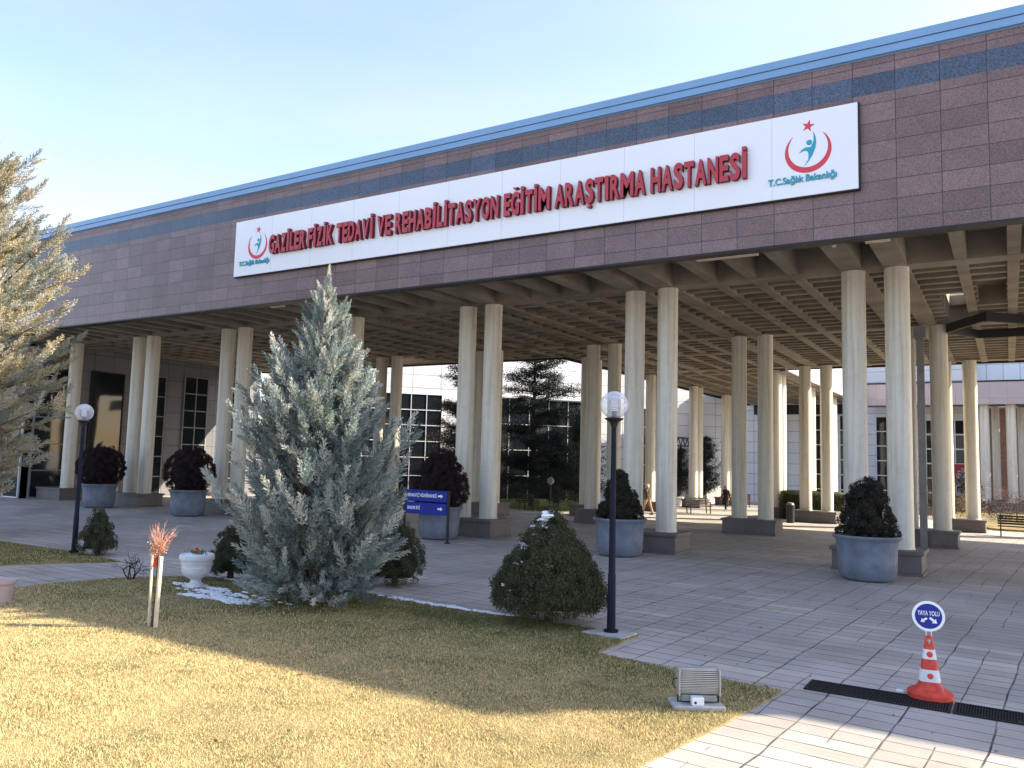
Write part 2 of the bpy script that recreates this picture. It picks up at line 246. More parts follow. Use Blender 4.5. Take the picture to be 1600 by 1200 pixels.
# ------------------------------------------------------------------ mesh helpers
class MB:
    def __init__(s): s.v = []; s.f = []; s.m = []
    def add(s, V, F, mi=0):
        b = len(s.v); s.v += [tuple(p) for p in V]; s.f += [tuple(i + b for i in f) for f in F]; s.m += [mi] * len(F)
    def box(s, x0, x1, y0, y1, z0, z1, mi=0):
        V = [(x0, y0, z0), (x1, y0, z0), (x1, y1, z0), (x0, y1, z0), (x0, y0, z1), (x1, y0, z1), (x1, y1, z1), (x0, y1, z1)]
        s.add(V, [(0, 3, 2, 1), (4, 5, 6, 7), (0, 1, 5, 4), (1, 2, 6, 5), (2, 3, 7, 6), (3, 0, 4, 7)], mi)
    def bar(s, a, b, w, d=None, mi=0):
        a = Vector(a); b = Vector(b); d = d or w; t = (b - a).normalized()
        u = t.cross(Vector((0, 0, 1))); u = Vector((1, 0, 0)) if u.length < 1e-4 else u.normalized(); v = t.cross(u)
        V = [p + u * (sx * w / 2) + v * (sy * d / 2) for p in (a, b) for sx, sy in ((-1, -1), (1, -1), (1, 1), (-1, 1))]
        s.add(V, [(0, 1, 2, 3), (7, 6, 5, 4), (0, 4, 5, 1), (1, 5, 6, 2), (2, 6, 7, 3), (3, 7, 4, 0)], mi)
    def tube(s, pts, rad, n=8, mi=0, caps=True):
        pts = [Vector(p) for p in pts]; R = rad if isinstance(rad, (list, tuple)) else [rad] * len(pts); V = []
        for i, p in enumerate(pts):
            t = (pts[min(i + 1, len(pts) - 1)] - pts[max(i - 1, 0)]).normalized()
            u = t.cross(Vector((0.13, 0.21, 1))) if abs(t.z) < 0.95 else t.cross(Vector((0, 1, 0.1))); u.normalize(); v = t.cross(u)
            V += [p + (u * math.cos(2 * PI * k / n) + v * math.sin(2 * PI * k / n)) * R[i] for k in range(n)]
        F = [(i * n + k, i * n + (k + 1) % n, (i + 1) * n + (k + 1) % n, (i + 1) * n + k) for i in range(len(pts) - 1) for k in range(n)]
        if caps: F += [tuple(range(n - 1, -1, -1)), tuple((len(pts) - 1) * n + k for k in range(n))]
        s.add(V, F, mi)
    def lathe(s, prof, cx=0, cy=0, n=48, mi=0, mod=None):
        V = []; L_ = len(prof)
        for r, z in prof:
            for k in range(n):
                a = 2 * PI * k / n; rr = r + (mod(a, z, r) if mod else 0)
                V.append((cx + rr * math.cos(a), cy + rr * math.sin(a), z))
        F = [(i * n + k, i * n + (k + 1) % n, (i + 1) * n + (k + 1) % n, (i + 1) * n + k) for i in range(L_ - 1) for k in range(n)]
        F += [tuple(range(n - 1, -1, -1)), tuple((L_ - 1) * n + k for k in range(n))]
        s.add(V, F, mi)
    def poly(s, pts, y0, y1, mi=0):
        """xz outline extruded between y0 and y1"""
        n = len(pts); V = [(x, y0, z) for x, z in pts] + [(x, y1, z) for x, z in pts]
        s.add(V, [tuple(range(n)), tuple(range(2 * n - 1, n - 1, -1))] + [(i, n + i, n + (i + 1) % n, (i + 1) % n) for i in range(n)], mi)
    def build(s, name, mats, parent=None, smooth=False, bevel=0.0, loc=None, rot=None):
        me = bpy.data.meshes.new(name); me.from_pydata(s.v, [], s.f)
        for x in (mats if isinstance(mats, (list, tuple)) else [mats]): me.materials.append(x)
        if any(s.m): me.polygons.foreach_set('material_index', s.m)
        me.validate()
        import bmesh
        bm = bmesh.new(); bm.from_mesh(me); bmesh.ops.recalc_face_normals(bm, faces=bm.faces); bm.to_mesh(me); bm.free()
        if smooth: me.polygons.foreach_set('use_smooth', [True] * len(me.polygons))
        o = link(name, me, parent)
        if smooth: o.data.set_sharp_from_angle(angle=math.radians(38))
        if bevel:
            b = o.modifiers.new('bevel', 'BEVEL'); b.width = bevel; b.segments = 2; b.limit_method = 'ANGLE'; b.angle_limit = math.radians(40)
        if loc: o.location = loc
        if rot: o.rotation_euler = rot
        return o
def link(name, data, parent=None):
    o = bpy.data.objects.new(name, data); sc.collection.objects.link(o)
    if parent: o.parent = parent
    return o
def tag(o, label=None, cat=None, group=None, kind=None):
    if label: o['label'] = label
    if cat: o['category'] = cat
    if group: o['group'] = group
    if kind: o['kind'] = kind
    return o
def thing(name, label, cat, loc=(0, 0, 0), rz=0, group=None):
    o = link(name, None); o.location = loc; o.rotation_euler = (0, 0, rz); o.empty_display_size = 0.3
    return tag(o, label, cat, group)
def kids(o): return [c for c in sc.collection.objects if c.parent == o]
def copy_tree(o, parent=None):
    c = o.copy(); sc.collection.objects.link(c); c.parent = parent
    for ch in kids(o): copy_tree(ch, c)
    return c
def npmesh(name, V, nper, C, matl, parent=None, smooth=False):
    """V: (k*nper,3) vertices, each consecutive nper form a face; C: colour per vertex (n,3)"""
    V = np.asarray(V, dtype=np.float32).reshape(-1, 3); n = len(V); k = n // nper
    me = bpy.data.meshes.new(name); me.vertices.add(n); me.vertices.foreach_set('co', V.ravel())
    me.loops.add(n); me.loops.foreach_set('vertex_index', np.arange(n, dtype=np.int32))
    me.polygons.add(k); me.polygons.foreach_set('loop_start', np.arange(0, n, nper, dtype=np.int32))
    try: me.polygons.foreach_set('loop_total', np.full(k, nper, dtype=np.int32))
    except Exception: pass
    me.update(calc_edges=True)
    a = me.color_attributes.new('Col', 'FLOAT_COLOR', 'POINT')
    c4 = np.ones((n, 4), dtype=np.float32); c4[:, :3] = np.clip(C, 0, 1); a.data.foreach_set('color', c4.ravel())
    me.materials.append(matl); me.validate()
    return link(name, me, parent)
def gz(y): return 0.0 if y < 23.6 else -0.0125 * (y - 23.6)

# ------------------------------------------------------------------ ground, lawns
b = MB()
xs = (-400, 400); ys = [-150, 23.6, 110, 900]; zs = [0, 0, gz(110), gz(110)]
b.add([(x, y, z) for y, z in zip(ys, zs) for x in xs], [(2 * i, 2 * i + 1, 2 * i + 3, 2 * i + 2) for i in range(3)])
tag(b.build('ground', M_pave), kind='structure')
LAWN = [(-2.86, 6.95), (-2.60, 8.50), (-2.38, 10.18), (-3.70, 10.33), (-5.0, 10.52), (-4.96, 11.95), (-7.5, 12.05), (-10.28, 12.17), (-12.6, 12.0), (-14.44, 11.64), (-15.3, 10.95), (-15.81, 10.19), (-16.1, 9.0), (-16.13, 8.11), (-17.2, 5.0), (-17.5, -6), (-3.9, -6), (-3.1, 3.0)]
LAWN2 = [(-18.05, 11.75), (-19.37, 9.69), (-20.5, 7.2), (-30, 5.5), (-30, 11.9), (-24.08, 11.99), (-20.27, 12.05)]
def inside(P, poly):
    x, y = P[:, 0], P[:, 1]; r = np.zeros(len(P), bool); n = len(poly)
    for i in range(n):
        x1, y1 = poly[i]; x2, y2 = poly[(i + 1) % n]
        c = ((y1 > y) != (y2 > y)) & (x < (x2 - x1) * (y - y1) / (y2 - y1 + 1e-12) + x1); r ^= c
    return r
def slab(name, poly, z, th, m, label=None):
    b = MB(); n = len(poly); V = [(x, y, z) for x, y in poly] + [(x, y, z - th) for x, y in poly]
    b.add(V, [tuple(range(n))] + [(i, (i + 1) % n, n + (i + 1) % n, n + i) for i in range(n)])
    return tag(b.build(name, m), kind='structure')
slab('lawn', LAWN, 0.025, 0.06, M_turf); slab('lawn', LAWN2, 0.025, 0.06, M_turf)
slab('lawn', [(-26.5, 40.2), (-20.6, 40.2), (-20.6, 52), (-29.5, 52), (-34, 44)], gz(52) + 0.15, 0.3, M_green)
slab('lawn', [(-0.6, 48), (12, 48), (12, 70), (-3.2, 70), (-3.0, 52)], gz(48) + 0.1, 0.6, M_turf)
# narrow dark gap line between paving and lawn
def grass(polys):
    Vs = []; Cs = []
    n = 900000; P = np.stack([RS.uniform(-17.6, -2.3, n), RS.uniform(3.2, 12.2, n)], 1)
    d = np.hypot(P[:, 0], P[:, 1]); keep = RS.rand(n) < np.clip(1.35 - d / 17.0, 0.30, 1); P = P[keep]
    P = P[inside(P, LAWN)]
    n2 = 60000; Q = np.stack([RS.uniform(-26, -18, n2), RS.uniform(8.5, 12.1, n2)], 1); Q = Q[inside(Q, LAWN2)]
    P = np.concatenate([P, Q]); P = P + RS.randn(len(P), 2) * .018; n = len(P); d = np.hypot(P[:, 0], P[:, 1])
    f = (np.sin(P[:, 0] * 2.1 + 1.3 * np.sin(P[:, 1] * 1.7)) + np.sin(P[:, 1] * 2.9 + P[:, 0] * .7) + 0.8 * np.sin(P[:, 0] * 6.3 + 2 * np.sin(P[:, 1] * 5))) / 2.8
    f2 = .55 * np.sin(P[:, 0] * 11 + 3 * np.sin(P[:, 1] * 7.3)) * np.sin(P[:, 1] * 13 + 2 * np.sin(P[:, 0] * 9.1)); h = (0.016 + 0.026 * RS.rand(n) ** 1.5) * (1 + 0.35 * f + 0.45 * f2); w = (0.0024 + 0.00045 * d * RS.uniform(0.6, 1.2, n))
    a = RS.rand(n) * 2 * PI; lean = RS.rand(n) ** 0.7 * 0.9; la = RS.rand(n) * 2 * PI
    bx = np.cos(a) * w / 2; by = np.sin(a) * w / 2
    V = np.zeros((n, 3, 3)); V[:, 0] = np.stack([P[:, 0] - bx, P[:, 1] - by, np.full(n, 0.022)], 1); V[:, 1] = np.stack([P[:, 0] + bx, P[:, 1] + by, np.full(n, 0.022)], 1)
    V[:, 2] = np.stack([P[:, 0] + np.cos(la) * h * lean, P[:, 1] + np.sin(la) * h * lean, 0.022 + h * (1 - 0.35 * lean)], 1)
    straw = np.array([0.80, 0.635, 0.335]); straw2 = np.array([0.66, 0.53, 0.275]); green = np.array([0.095, 0.115, 0.030]); brown = np.array([0.24, 0.155, 0.075]); g_dark = np.clip(f2, 0, 1) ** 2
    # winter grass: greener towards the far edge and around the conifers; first term paints in building shade
    g = np.clip((P[:, 1] - 7.2) / 1.5, 0, 1) * 0.34 + np.clip((P[:, 1] - 9.0) / 2.2, 0, 1) * 0.52 + 0.03 + 0.10 * np.clip(f, 0, 1) + 0.25 * np.exp(-((P[:, 0] + 6.1) ** 2 + (P[:, 1] - 7.1) ** 2) / .10)
    g = np.where(P[:, 0] < -17.9, 0.75, g)
    u = RS.rand(n); col = np.where((u < g)[:, None], green, np.where((RS.rand(n) < 0.5)[:, None], straw, straw2))
    col = np.where((RS.rand(n) < 0.06 + 0.22 * np.clip(-f2 - .35, 0, 1))[:, None], brown, col) * RS.uniform(0.72, 1.2, n)[:, None]
    C = np.repeat(col[:, None, :], 3, 1)
    return V.reshape(-1, 3), C.reshape(-1, 3)
V, C = grass(None)
g = npmesh('grass', V, 3, C, M_grassb); tag(g, 'short winter grass, straw coloured with green patches, covering the lawns', 'grass', kind='stuff')

P = np.concatenate([np.stack([RS.uniform(-13, -3, 130), RS.uniform(5, 11.5, 130), np.full(130, .055)], 1), np.stack([RS.uniform(-4.5, 1, 30), RS.uniform(9, 20, 30), np.full(30, .012)], 1)])
a_ = RS.rand(len(P)) * 6.28; t_ = np.stack([np.cos(a_), np.sin(a_), RS.randn(len(P)) * .3], 1); u_ = np.stack([-np.sin(a_), np.cos(a_), RS.randn(len(P)) * .3], 1); sz_ = RS.uniform(.018, .04, len(P))[:, None]
V = np.stack([P - t_ * sz_, P - u_ * sz_ * .5, P + t_ * sz_, P + u_ * sz_ * .5], 1); V[:, :, 2] = np.maximum(V[:, :, 2], .008)
C = np.repeat((np.array([[0.22, 0.11, 0.05]]) * RS.uniform(.5, 1.5, len(P))[:, None])[:, None, :], 4, 1)
tag(npmesh('fallen_leaves', V.reshape(-1, 3), 4, C.reshape(-1, 3), M_grassb), 'scattered small brown fallen leaves on lawn and paving', 'leaves', kind='stuff')

# ------------------------------------------------------------------ the canopy building
ZC = 8.07
X0 = -3.004; S = 6.4695; G = 1.09
can = thing('entrance_canopy', 'long hospital entrance canopy with purple brown granite fascia on paired white columns', 'canopy', (-15, 19.46, 0))
def P_(o): # keep children in world coordinates
    o.location = (15, -19.46, 0); return o
def cbuild(b, name, m, **k): return P_(b.build(name, m, can, **k))
XR = 12.4; XL = -60  # right end is out of view, placed for the jog in the roof shadow
b = MB(); b.box(XL, XR, 19.46, 19.75, 7.97, 11.27); b.box(XL, XR, 19.46, 19.75, 11.75, 12.13)
b.box(-10.9, -10.6, 46.4, 74, 7.97, 8.2)
cbuild(b, 'granite_fascia', M_granite)
b = MB(); b.box(XL, XR, 19.464, 19.75, 11.27, 11.75); cbuild(b, 'stone_band', M_bandst)
b = MB()
for z0, z1, y in ((12.145, 12.32, 19.36), (12.335, 12.53, 19.33)): b.box(XL, XR + .05, y, 20.4, z0, z1)
b.box(XL, XR, 19.44, 20.3, 12.12, 12.15); b.box(XL, XR, 19.40, 20.3, 12.318, 12.337)
cbuild(b, 'roof_coping', M_coping)
b = MB(); b.box(XL, XR, 19.44, 19.80, 7.92, 7.972); cbuild(b, 'drip_edge', M_dark)
# small pale brackets showing at the lower edge of the fascia
for x0, x1 in ((-6.75, -5.2), (-2.72, -2.2), (-3.45, -3.38), (-22.6, -22.0)):
    b = MB(); b.box(x0, x1, 19.81, 19.98, 7.90, 8.05); cbuild(b, 'soffit_bracket', mat('cream_tile', (0.60, 0.52, 0.40), 0.6, 0, 0.1))
# roof slab with openings (strips)
def slab_strips(b, x0, x1, y0, y1, z0, z1, holes):
    xsv = sorted({x0, x1} | {h[0] for h in holes} | {h[1] for h in holes})
    ysv = sorted({y0, y1} | {h[2] for h in holes} | {h[3] for h in holes})
    for i in range(len(xsv) - 1):
        for j in range(len(ysv) - 1):
            cx = (xsv[i] + xsv[i + 1]) / 2; cy = (ysv[j] + ysv[j + 1]) / 2
            if any(h[0] < cx < h[1] and h[2] < cy < h[3] for h in holes): continue
            b.box(xsv[i], xsv[i + 1], ysv[j], ysv[j + 1], z0, z1)
HOLES = [(-1.72, -1.08, 28.2, 33.4), (-0.70, 0.06, 27.2, 29.4)]
HOLE2 = [(-30.9, -28.2, 34.6, 37.0)]
b = MB()
slab_strips(b, -43.2, -19.9, 19.76, 37.4, 8.75, 9.1, HOLE2)
slab_strips(b, -19.9, XR, 19.76, 46.3, 8.75, 9.1, HOLES)
b.box(-19.9, -10.6, 46.3, 74, 8.75, 9.1)
b.box(-60, -43.2, 19.76, 37.4, 8.75, 9.1)
# top roof deck behind the parapet
b.box(XL, XR, 19.77, 20.1, 9.1, 12.1)
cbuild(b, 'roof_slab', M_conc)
# upstands round the openings
for h in HOLES + HOLE2:
    b = MB(); x0, x1, y0, y1 = h
    for q in ((x0 - .12, x0, y0 - .12, y1 + .12), (x1, x1 + .12, y0 - .12, y1 + .12), (x0, x1, y0 - .12, y0), (x0, x1, y1, y1 + .12)): b.box(*q, 9.1, 9.2 if x0 == -1.72 else 10.1)
    cbuild(b, 'skylight_curb', mat('curb_render', (0.72, 0.62, 0.46), 0.7, 0, 0.12, 2))
# beams
beam_x = []; rib_x = []
for k in range(-2, 7):
    c = X0 - k * S
    beam_x += [c - G / 2, c + G / 2]; rib_x += [c + 2.08, c + 3.235, c + 4.39]
def clear(x0, x1, y0, y1):
    """split a y range so that no beam crosses a roof opening"""
    segs = [(y0, y1)]
    for h in HOLES + HOLE2:
        if x1 > h[0] and x0 < h[1]:
            n = []
            for a, c in segs:
                if h[2] > a and h[3] < c: n += [(a, h[2]), (h[3], c)]
                elif h[2] <= a < h[3] or h[2] < c <= h[3]: n += [(a, min(c, h[2]))] if h[2] > a else [(max(a, h[3]), c)]
                else: n.append((a, c))
            segs = [q for q in n if q[1] - q[0] > .05]
    return segs
def yend(x): return 37.4 if x < -19.9 else 46.3
b = MB()
for x in beam_x:
    if x < -43.1 or x > XR - .3: continue
    for a, c in clear(x - .29, x + .29, 19.77, yend(x)): b.box(x - .29, x + .29, a, c, ZC, 8.76)
for y in (23.58, 34.0, 45.5):
    if y > 37.4: b.box(-19.8, XR, y - .33, y + .33, ZC + .008, 8.755)
    else: b.box(-43.1, XR, y - .33, y + .33, ZC + .008, 8.755)
b.box(-43.1, -19.9, 36.95, 37.4, ZC + .012, 8.754)           # edge beam to the garden court
for x in (-19.35, -11.35): b.box(x - .35, x + .35, 37.0 if x < -15 else 46.4, 73.5, ZC + .004, 8.753)
for y in (38.9, 47.9, 56.0, 63.2, 70): b.box(-19, -11.7, y - .3, y + .3, ZC + .010, 8.752)
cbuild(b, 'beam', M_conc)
b = MB()
for x in rib_x:
    if x < -43.1 or x > XR - .3: continue
    for a, c in clear(x - .14, x + .14, 19.78, yend(x)): b.box(x - .14, x + .14, a, c, ZC + .02, 8.757)
for x in np.arange(-18.3, -12, 1.25): b.box(x - .11, x + .11, 46.3, 73.4, ZC + .022, 8.757)
cbuild(b, 'rib', M_conc)
b = MB()
y = 24.6
while y < 73:
    if abs(y - 34.0) > .45 and abs(y - 45.5) > .45:
        x0, x1 = (-43.0 if y < 36.9 else -19.0), (XR - .1 if y < 46.2 else -11.7)
        segs = [(x0, x1)]
        for h in HOLES + HOLE2:
            if h[2] - .15 < y < h[3] + .15:
                s2 = []
                for a, c in segs: s2 += ([(a, h[0]), (h[1], c)] if a < h[0] < c else [(a, c)])
                segs = s2
        for a, c in segs: b.box(a, c, y - .11, y + .11, ZC + .05, 8.758)
    y += .82
cbuild(b, 'waffle_cross_ribs', M_conc)
# thin slabs closing the waffle 0.4 m above the ribs
# white east side of the wing and dark edge trims
b = MB(); b.box(-10.6, -10.45, 46.55, 74, 8.0, 10.6); cbuild(b, 'wing_side_panels', M_panel)
b = MB(); b.box(-43.1, -19.9, 37.4, 37.55, 8.0, 8.9); b.box(-20.05, -19.9, 37.55, 73.5, 8.0, 8.9); b.box(-10.4, XR, 46.3, 46.42, 8.02, 8.9)
cbuild(b, 'court_edge_trim', M_dark)
# black steel frame of the hanging skylight ring
b = MB()
ring = [(-1.82, 33.4), (-0.58, 31.2), (0.6, 32.3), (1.9, 32.3), (3.0, 34), (1.5, 35.2), (-0.9, 35.2)]
for i in range(len(ring)):
    a = ring[i]; c = ring[(i + 1) % len(ring)]; b.bar((a[0], a[1], 7.88), (c[0], c[1], 7.88), 0.10, 0.32)
cbuild(b, 'steel_ring_frame', M_dark)
# columns on plinths
def column_pair(x, y, along='x', sides=(-1, 1)):
    z = gz(y)
    pl = MB()
    def bx(hx, hy, z0, z1):
        if along == 'x': pl.box(x - hx, x + hx, y - hy, y + hy, z0, z1)
        else: pl.box(x - hy, x + hy, y - hx, y + hx, z0, z1)
    bx(1.10, .68, z - .3, z + .06); bx(1.07, .65, z + .06, z + .515); bx(1.125, .70, z + .515, z + .612)
    p = P_(pl.build('plinth', M_plinth, can, bevel=.012))
    for s in sides:
        cx = x + (s * G / 2 if along == 'x' else 0); cy = y + (0 if along == 'x' else s * G / 2)
        c = MB(); c.lathe([(.335, z + .60), (.335, z + .63), (.312, z + .65), (.312, ZC + .02)], 0, 0, 40)
        o = c.build('column', M_col, can, smooth=True); o.location = (15 + cx, -19.46 + cy, 0); o.rotation_euler[2] = RS.rand() * 6
for k in range(-1, 7): column_pair(X0 - k * S, 23.58, sides=(1,) if k == 6 else (-1, 1))
for x in (3.6, -2.7, -9.1, -15.94, -22.4, -28.88, -35.35): column_pair(x, 33.9)
for x in (4.2, -2.1, -8.8): column_pair(x, 45.4)
for y in (38.6, 47.5, 55.5, 63.0): column_pair(-18.85, y, 'y')
for y in (48.8, 57.4, 65.5): column_pair(-11.55, y, 'y')
def downpipe(x, y):
    b = MB(); b.box(x - .12, x + .12, y - .12, y + .12, gz(y), 7.55); b.box(x - .2, x + .2, y - .2, y + .2, 7.55, 7.95)
    for z in (2.2, 4.6): b.box(x - .135, x + .135, y - .135, y + .135, z, z + .06)
    cbuild(b, 'downpipe', M_zinc)
downpipe(-2.72, 33.3); downpipe(-28.75, 34.3)

# unseen lower canopy, added so the roof shadow steps back on the lawn
lo = thing('shadow_step_canopy', 'unseen lower canopy added right of the entrance to shape the roof shadow', 'canopy', (22, 19.6, 0))
b = MB(); b.box(12.45, 45, 19.5, 30, 8.0, 10.65); o = b.build('granite_fascia', M_granite, lo); o.location = (-22, -19.6, 0)
for x in (16, 24, 32, 40):
    b = MB(); b.lathe([(.3, 0), (.3, 8.02)], 0, 0, 24); o = b.build('column', M_col, lo, smooth=True); o.location = (x - 22, 4, 0)

# ------------------------------------------------------------------ buildings behind
def wall_part(parent, x0, x1, z0, z1, m, th=.3, name='wall'):
    b = MB(); b.box(x0, x1, 0, th, z0, z1); return b.build(name, m, parent)
def win_part(parent, x0, x1, z0, z1, nx, nz, d=.10, fm=None, bar=.06, zrows=None, zpos=None):
    """glazed bay standing a little proud of the wall; front face looks to local -y"""
    fm = fm or M_alu
    f = MB(); y0, y1 = -d, .02
    for x in (x0, x1): f.box(x - bar / 2, x + bar / 2, y0 - .02, y1, z0, z1)
    zz = zpos or [z0 + (z1 - z0) * i / nz for i in range(nz + 1)]
    for z in zz: f.box(x0 - bar / 2 - .004, x1 + bar / 2 + .004, y0 - .025, y1, z - bar / 2, z + bar / 2)
    for i in range(1, nx):
        x = x0 + (x1 - x0) * i / nx; f.box(x - bar / 2.4, x + bar / 2.4, y0 - .015, y1 - .01, z0, z1)
    w = f.build('window', fm, parent)
    g = MB(); g.box(x0, x1, y0 + .03, y1 - .005, z0, z1); g.build('pane', M_glass, w)
    return w
# left wing: east facing wall under the canopy (local x runs along +Y of the world, front = +X)
lw = thing('hospital_wing', 'shade-tinted white panelled hospital wing with tall glazed bays at the left end of the canopy', 'building', (-43.2, 22.3, 0), PI / 2)
wall_part(lw, 0, 15.1, -.3, 8.75, M_panel_shade)
win_part(lw, .35, 2.1, .05, 7.0, 1, 5, fm=M_zinc); win_part(lw, 3.3, 5.2, 2.5, 6.9, 1, 1, fm=M_dark); win_part(lw, 6.3, 7.9, -.1, 7.0, 1, 6, fm=M_zinc)
win_part(lw, 3.3, 5.2, .05, 2.3, 1, 2, fm=M_alu); win_part(lw, 9.2, 10.9, -.1, 7.2, 2, 7, fm=M_zinc); win_part(lw, 12.3, 14.0, -.1, 7.2, 2, 7, fm=M_zinc)
b = MB(); b.box(0, 16, 0, .3, -.3, 8.0); o = b.build('wall', M_panel_shade, lw); o.rotation_euler = (0, 0, PI / 2); o.location = (0, .3, 0); o.rotation_euler = (0, 0, PI / 2)
o.location = (.3, 0, 0)
f = MB(); f2 = MB()
# west running front part of the wing (faces the camera)
for x in (0.15, 1.6, 3.0): f.box(-.10, .02, x - .03, x + .03, .05, 7.2)
for z in (.05, 2.3, 4.4, 5.9, 7.2): f.box(-.105, .02, .15, 3.0, z - .03, z + .03)
w = f.build('window', M_alu, lw); f2.box(-.07, -.003, .15, 3.0, .05, 7.2); f2.build('pane', M_glass, w)
# diagonal court wall, panelled and sunlit
az = math.atan2(28.6, 23.7)   # direction of the wall in plan
cw = thing('court_building', 'white panelled hospital building with wide gridded windows across the sunlit garden court', 'building', (-43.2, 37.4, 0), az)
Lw = math.hypot(23.7, 28.6)
wall_part(cw, .35, Lw, -1.2, 16, M_panel, .4)
win_part(cw, 7.0, 12.7, -.2, 7.15, 5, 6, zpos=[-.2, 1.3, 2.6, 3.75, 4.9, 6.0, 7.15])
win_part(cw, 16.3, 24.2, -.5, 7.15, 5, 4, bar=.05); win_part(cw, 28.4, 30.6, -.5, 6.9, 2, 5)
b = MB(); b.box(16.0, 24.5, -.35, -.002, 7.2, 7.36); b.build('cornice', M_alu, cw)
b = MB(); b.box(33.4, 33.65, -.3, -.002, -.6, 8); b.build('pilaster', M_dark, cw)
# rear building behind the wing and the far canopy
rb = thing('rear_building', 'rear hospital building with tall glazed bays between grey panels and a white door sign', 'building', (-19.6, 73.6, 0))
wall_part(rb, -5, 9.0, -1.3, 9.0, M_panel)
b = MB(); b.box(0, 9.0, -.02, -.002, 7.2, 8.07); b.build('lintel', M_dark, rb)
win_part(rb, .9, 2.9, -.5, 6.9, 1, 6, bar=.08); win_part(rb, 4.1, 6.0, -.5, 7.1, 2, 6, bar=.08); win_part(rb, 7.3, 8.9, -.5, 7.1, 2, 6, bar=.08)
o = wall_part(rb, 5.0, 16.9, -1.4, 15, M_panel); o.location = (0, 5.9, 0)
w = win_part(rb, 9.4, 12.2, -.6, 7.3, 2, 6, bar=.08); w.location = (0, 5.9, 0)
w = win_part(rb, 13.4, 16.4, -.6, 7.0, 4, 6, bar=.12); w.location = (0, 5.9, 0)
b = MB(); b.box(6.05, 6.95, -.10, -.02, 3.9, 4.5); b.box(6.12, 6.9, -.10, -.02, 4.9, 5.15, 1); b.build('door_sign', [M_white, M_dark], rb)
b = MB(); b.box(14.8, 16.6, 5.6, 5.66, 1.4, 3.2); b.build('red_notice', mat('dull_red_panel', (0.30, 0.03, 0.045), .5), rb)
fb = thing('far_building', 'far brown brick and sky-tinted white panelled building seen beyond the right end of the canopy', 'building', (-4, 83, 0))
wall_part(fb, -2.5, 40, -1.4, 9.0, M_brick)
o = wall_part(fb, -7, 40, 9.0, 16, M_farpanel, .4); o.location = (0, -1.2, 0)
b = MB(); b.box(1.6, 40, -1.25, 0, 8.2, 8.45); b.build('ledge', M_alu, fb)
fc = thing('far_canopy', 'far flat canopy with pale pinkish granite fascia on white columns', 'canopy', (-10.8, 75, 0))
b = MB(); b.box(0, 45, 0, .4, 8.02, 9.82); b.lathe([(.4, 8.02), (.4, 9.82)], 0.2, .4, 20); b.build('fascia', M_fargran, fc)
b = MB(); b.box(.1, 45, .4, 5.0, 8.5, 8.8)
for x in np.arange(2, 45, 3.2): b.box(x, x + .4, .4, 5.0, 8.03, 8.5)
b.box(.1, 45, 2.4, 2.9, 8.05, 8.5); b.build('soffit_beam', M_conc, fc)
b = MB(); b.box(0, 45, -.05, .5, 9.82, 9.95); b.build('roof_coping', M_dark, fc)
for x in (9.15, 11.0, 17, 23): 
    b = MB(); b.lathe([(.36, 0), (.36, 8.6)], 0, 0, 28); o = b.build('column', M_col, fc, smooth=True); o.location = (x, 1.0, -.4)
    b = MB(); b.lathe([(.30, 0), (.30, 8.6)], 0, 0, 28); o = b.build('column', M_col, fc, smooth=True); o.location = (x + .75, 4.6, -.4)
for x in (9.15, 11.0):
    b = MB(); b.box(x - .9, x + .9, .3, 1.7, -1.0, .2); b.build('plinth', M_plinth, fc, bevel=.02)
    b = MB(); b.box(x + .1, x + 1.9, 3.9, 5.3, -1.0, .3); b.build('plinth', M_plinth, fc, bevel=.02)
# black steel pergola in front of the side entrance of the court
pg = thing('pergola', 'black steel pergola with latticed beams at the side entrance behind the columns', 'pergola', (-21.6, 55.5, gz(55)))
b = MB()
for x, y in ((0, 0), (0, 9), (-1.9, 0), (-1.9, 9), (0, 4.5)): b.box(x - .07, x + .07, y - .07, y + .07, 0, 4.4)
b.build('post', M_dark, pg)
b = MB()
for x in (0, -1.9):
    for z in (4.4, 5.0): b.box(x - .05, x + .05, 0, 9, z - .05, z + .05)
    for i in range(18): b.bar((x, i * .5, 4.4 if i % 2 else 5.0), (x, i * .5 + .5, 5.0 if i % 2 else 4.4), .05)
for y in (0, 9):
    for z in (4.4, 5.0): b.box(-1.9, 0, y - .05, y + .05, z - .04, z + .04)
b.build('lattice_beam', M_dark, pg)

